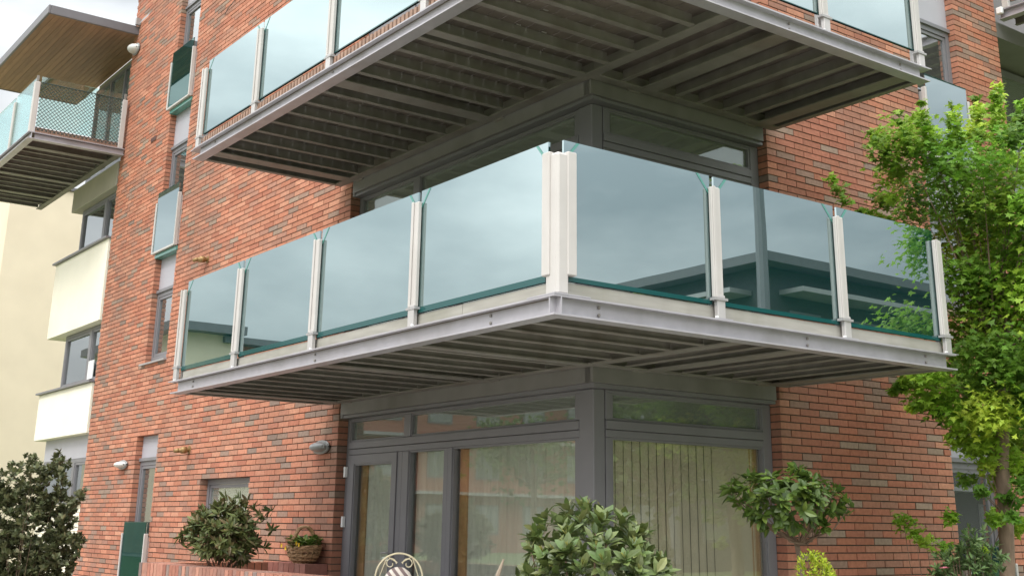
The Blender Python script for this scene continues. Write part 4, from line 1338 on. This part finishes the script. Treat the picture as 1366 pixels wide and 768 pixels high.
for i in range(330):
    th = r_.uniform(0, 6.28); q = math.sqrt(r_.random())
    p = Vector((.33 * q * math.cos(th), .13 * q * math.sin(th), .15 + .10 * r_.random() + .06 * (abs(math.cos(th)) * q)))
    add_leaf(b, p, Vector((math.cos(th), math.sin(th) * .8 - .2, r_.uniform(.0, .9))), Vector((0, 0, 1)), r_.uniform(.05, .08), .04, var(r_.choice([(.09, .17, .03), (.13, .24, .04), (.06, .12, .03), (.2, .3, .05)]), r_, .2))
o_ = put('foliage', b, M_RHODO, t); o_['kind'] = 'stuff'
for (fx, fy, fz) in ((-.33, -.12, .19), (.10, -.14, .22), (.15, -.13, .205), (-.20, -.13, .16)):
    b = MB()
    for i in range(7):
        th = i * .9
        add_leaf(b, Vector((fx, fy, fz)), Vector((math.cos(th), -.6, math.sin(th))), Vector((0, -1, 0)), .03, .028, None)
    put('flower', b, M_YEL, t)

# ------------------------------------------------------------------ wire chair with cushion
chc = CAM + ray(532, 770) * 10.9
t = thing('wire_garden_chair', 'round backed cream wire garden chair with striped cushion by the door', 'chair')
Vx = Vector((RT.x, RT.y, 0)).normalized(); Vd = Vector((fwd.x, fwd.y, 0)).normalized()
def cp_(u, w_, z): return tuple(Vector((chc.x, chc.y, 0)) + Vx * u + Vd * w_ + Vector((0, 0, z)))
zc = chc.z - .005
b = MB(); Rr = .215
ring = lambda r1, cu, cz_, a0, a1, n_: [cp_(cu + r1 * math.cos(a0 + (a1 - a0) * i / n_), .0, cz_ + r1 * math.sin(a0 + (a1 - a0) * i / n_)) for i in range(n_ + 1)]
b.tube(ring(Rr, 0, zc + .0, -.9, PI + .9, 36), .0085, 6)
put('back_hoop', b, M_WIRE, t)
b = MB()
for s in (-1, 1):
    pts = []
    for i in range(22):
        a = i / 21 * 2.1 * PI; r1 = .052 * (1 - i / 32)
        pts.append(cp_(s * (.07 + r1 * math.cos(a + PI) + .01), .004, zc + .125 + r1 * math.sin(a)))
    b.tube(pts, .005, 5)
    b.tube([cp_(s * .02, .004, zc + .135), cp_(s * .10, .004, zc + .18)], .005, 5)
    b.tube([cp_(s * .165, .004, zc - .14), cp_(s * .175, .004, zc + .02), cp_(s * .12, .004, zc + .17)], .005, 5)
put('scroll', b, M_WIRE, t)
zs_ = zc - .33
b = MB(); b.tube([cp_(.2 * math.cos(i * PI / 12), -.2 + .2 * math.sin(i * PI / 12), zs_) for i in range(25)], .009, 6)
for k in range(-3, 4): b.tube([cp_(k * .055, -.2 - math.sqrt(max(0, .04 - (k * .055) ** 2)), zs_), cp_(k * .055, -.2 + math.sqrt(max(0, .04 - (k * .055) ** 2)), zs_)], .005, 4)
put('seat', b, M_WIRE, t)
for u, w_ in ((-.16, -.04), (.16, -.04), (-.14, -.36), (.14, -.36)):
    b = MB(); b.tube([cp_(u, w_, zs_), cp_(u * 1.15, w_ + (.04 if w_ > -.2 else -.04), ZG + .02)], .010, 6); put('leg', b, M_WIRE, t)
for s in (-1, 1):
    b = MB(); b.tube([cp_(s * .135, 0, zc - .165), cp_(s * .15, -.05, zs_)], .0085, 6); put('back_strut', b, M_WIRE, t)
cu = thing('round_cushion', 'round dark and cream striped cushion on the wire chair', 'cushion')
def disc(u0, zc_, r1, m0, m1, par, wv=-.05):
    b = MB(); ns = 10
    # striped pillow built of bands
    for i in range(ns):
        a0, a1 = -1 + 2 * i / ns, -1 + 2 * (i + 1) / ns
        rows = []
        for a in (a0, (a0 + a1) / 2, a1):
            h = math.sqrt(max(0, 1 - a * a)); col_ = []
            for j in range(9):
                q = -1 + 2 * j / 8; c_ = h * q
                bulge = .05 * math.sqrt(max(0, 1 - min(1, a * a + c_ * c_)))
                # stripes run diagonally
                du, dz_ = (a * .74 + c_ * .67), (a * .67 - c_ * .74)
                col_.append(((u0 + r1 * du), bulge, zc_ + r1 * dz_))
            rows.append(col_)
        for r0, r1_ in zip(rows, rows[1:]):
            for j in range(8):
                b.face([cp_(q[0], wv - q[1], q[2]) for q in (r0[j], r0[j + 1], r1_[j + 1], r1_[j])], None, i % 2)
                b.face([cp_(q[0], wv + q[1] * .4, q[2]) for q in (r0[j + 1], r0[j], r1_[j], r1_[j + 1])], None, i % 2)
    put('cushion_cover', b, [m0, m1], par, smooth=True)
disc(.0, zc - .035, .135, M_CUSH, M_CUSHW, cu, -.03)
b = MB()
for i in range(9):
    th = i / 8 * PI
    b.tube([cp_(.06 + .085 * math.cos(th), -.15, zs_ + .02), cp_(.06 + .075 * math.cos(th), -.13, zc - .11 + .045 * math.sin(th)), cp_(.06, -.12, zc - .055)], [.05, .045, .012], 6)
tag(put('folded_cloth', b, M_BLUE, smooth=True), 'bright blue cloth bundle lying on the wire chair seat', 'cloth')

# leaning stake
p0, p1 = CAM + ray(661, 775) * 10.0, CAM + ray(672, 745) * 10.0
b = MB(); d_ = (p1 - p0); b.tube([p0 - d_ * 4.0, p0, p1], [.026, .024, .008], 6)
tag(put('wooden_stake', b, M_STAKE), 'thin weathered wooden stake leaning left of the big bush', 'stake')

# ------------------------------------------------------------------ a person across the lawn, seen only mirrored in the door
def person(x, y):
    t = thing('person', 'person in white shirt sitting on the lawn with knees drawn up', 'person', loc=(x, y, ZG))
    V = [(0, 0, .16), (0, .02, .38), (0, .06, .60), (0, .07, .72), (0, .05, .80), (0, .045, .92),
         (-.20, .05, .66), (-.30, -.06, .45), (-.12, -.28, .42), (.20, .05, .66), (.30, -.06, .45), (.12, -.28, .42),
         (-.10, -.02, .14), (-.16, -.38, .48), (-.14, -.52, .08), (-.14, -.66, .05), (.10, -.02, .14), (.16, -.38, .48), (.14, -.52, .08), (.14, -.66, .05)]
    E = [(0, 1), (1, 2), (2, 3), (3, 4), (4, 5), (2, 6), (6, 7), (7, 8), (2, 9), (9, 10), (10, 11), (0, 12), (12, 13), (13, 14), (14, 15), (0, 16), (16, 17), (17, 18), (18, 19)]
    Rd = [.16, .15, .17, .06, .09, .085, .065, .05, .035, .065, .05, .035, .09, .07, .045, .035, .09, .07, .045, .035]
    me = bpy.data.meshes.new('body'); me.from_pydata(V, E, [])
    ob = link('body', me, t); me.materials.append(M_SHIRT)
    md = ob.modifiers.new('skin', 'SKIN'); md2 = ob.modifiers.new('sub', 'SUBSURF'); md2.levels = 1; md2.render_levels = 1
    if not me.skin_vertices: me.attributes
    try:
        sv = me.skin_vertices[0].data
    except Exception:
        bm = bmesh.new(); bm.from_mesh(me); bm.verts.layers.skin.verify(); bm.to_mesh(me); bm.free(); sv = me.skin_vertices[0].data
    for i, r1 in enumerate(Rd): sv[i].radius = (r1, r1)
    sv[0].use_root = True
    b = MB(); n = 10
    b.tube([(0, .07, .86), (0, .07, .95), (0, .05, 1.02)], [.10, .095, .03], 10); put('hair', b, M_HAIR, t, smooth=True)


person(-21.5, -9.9)
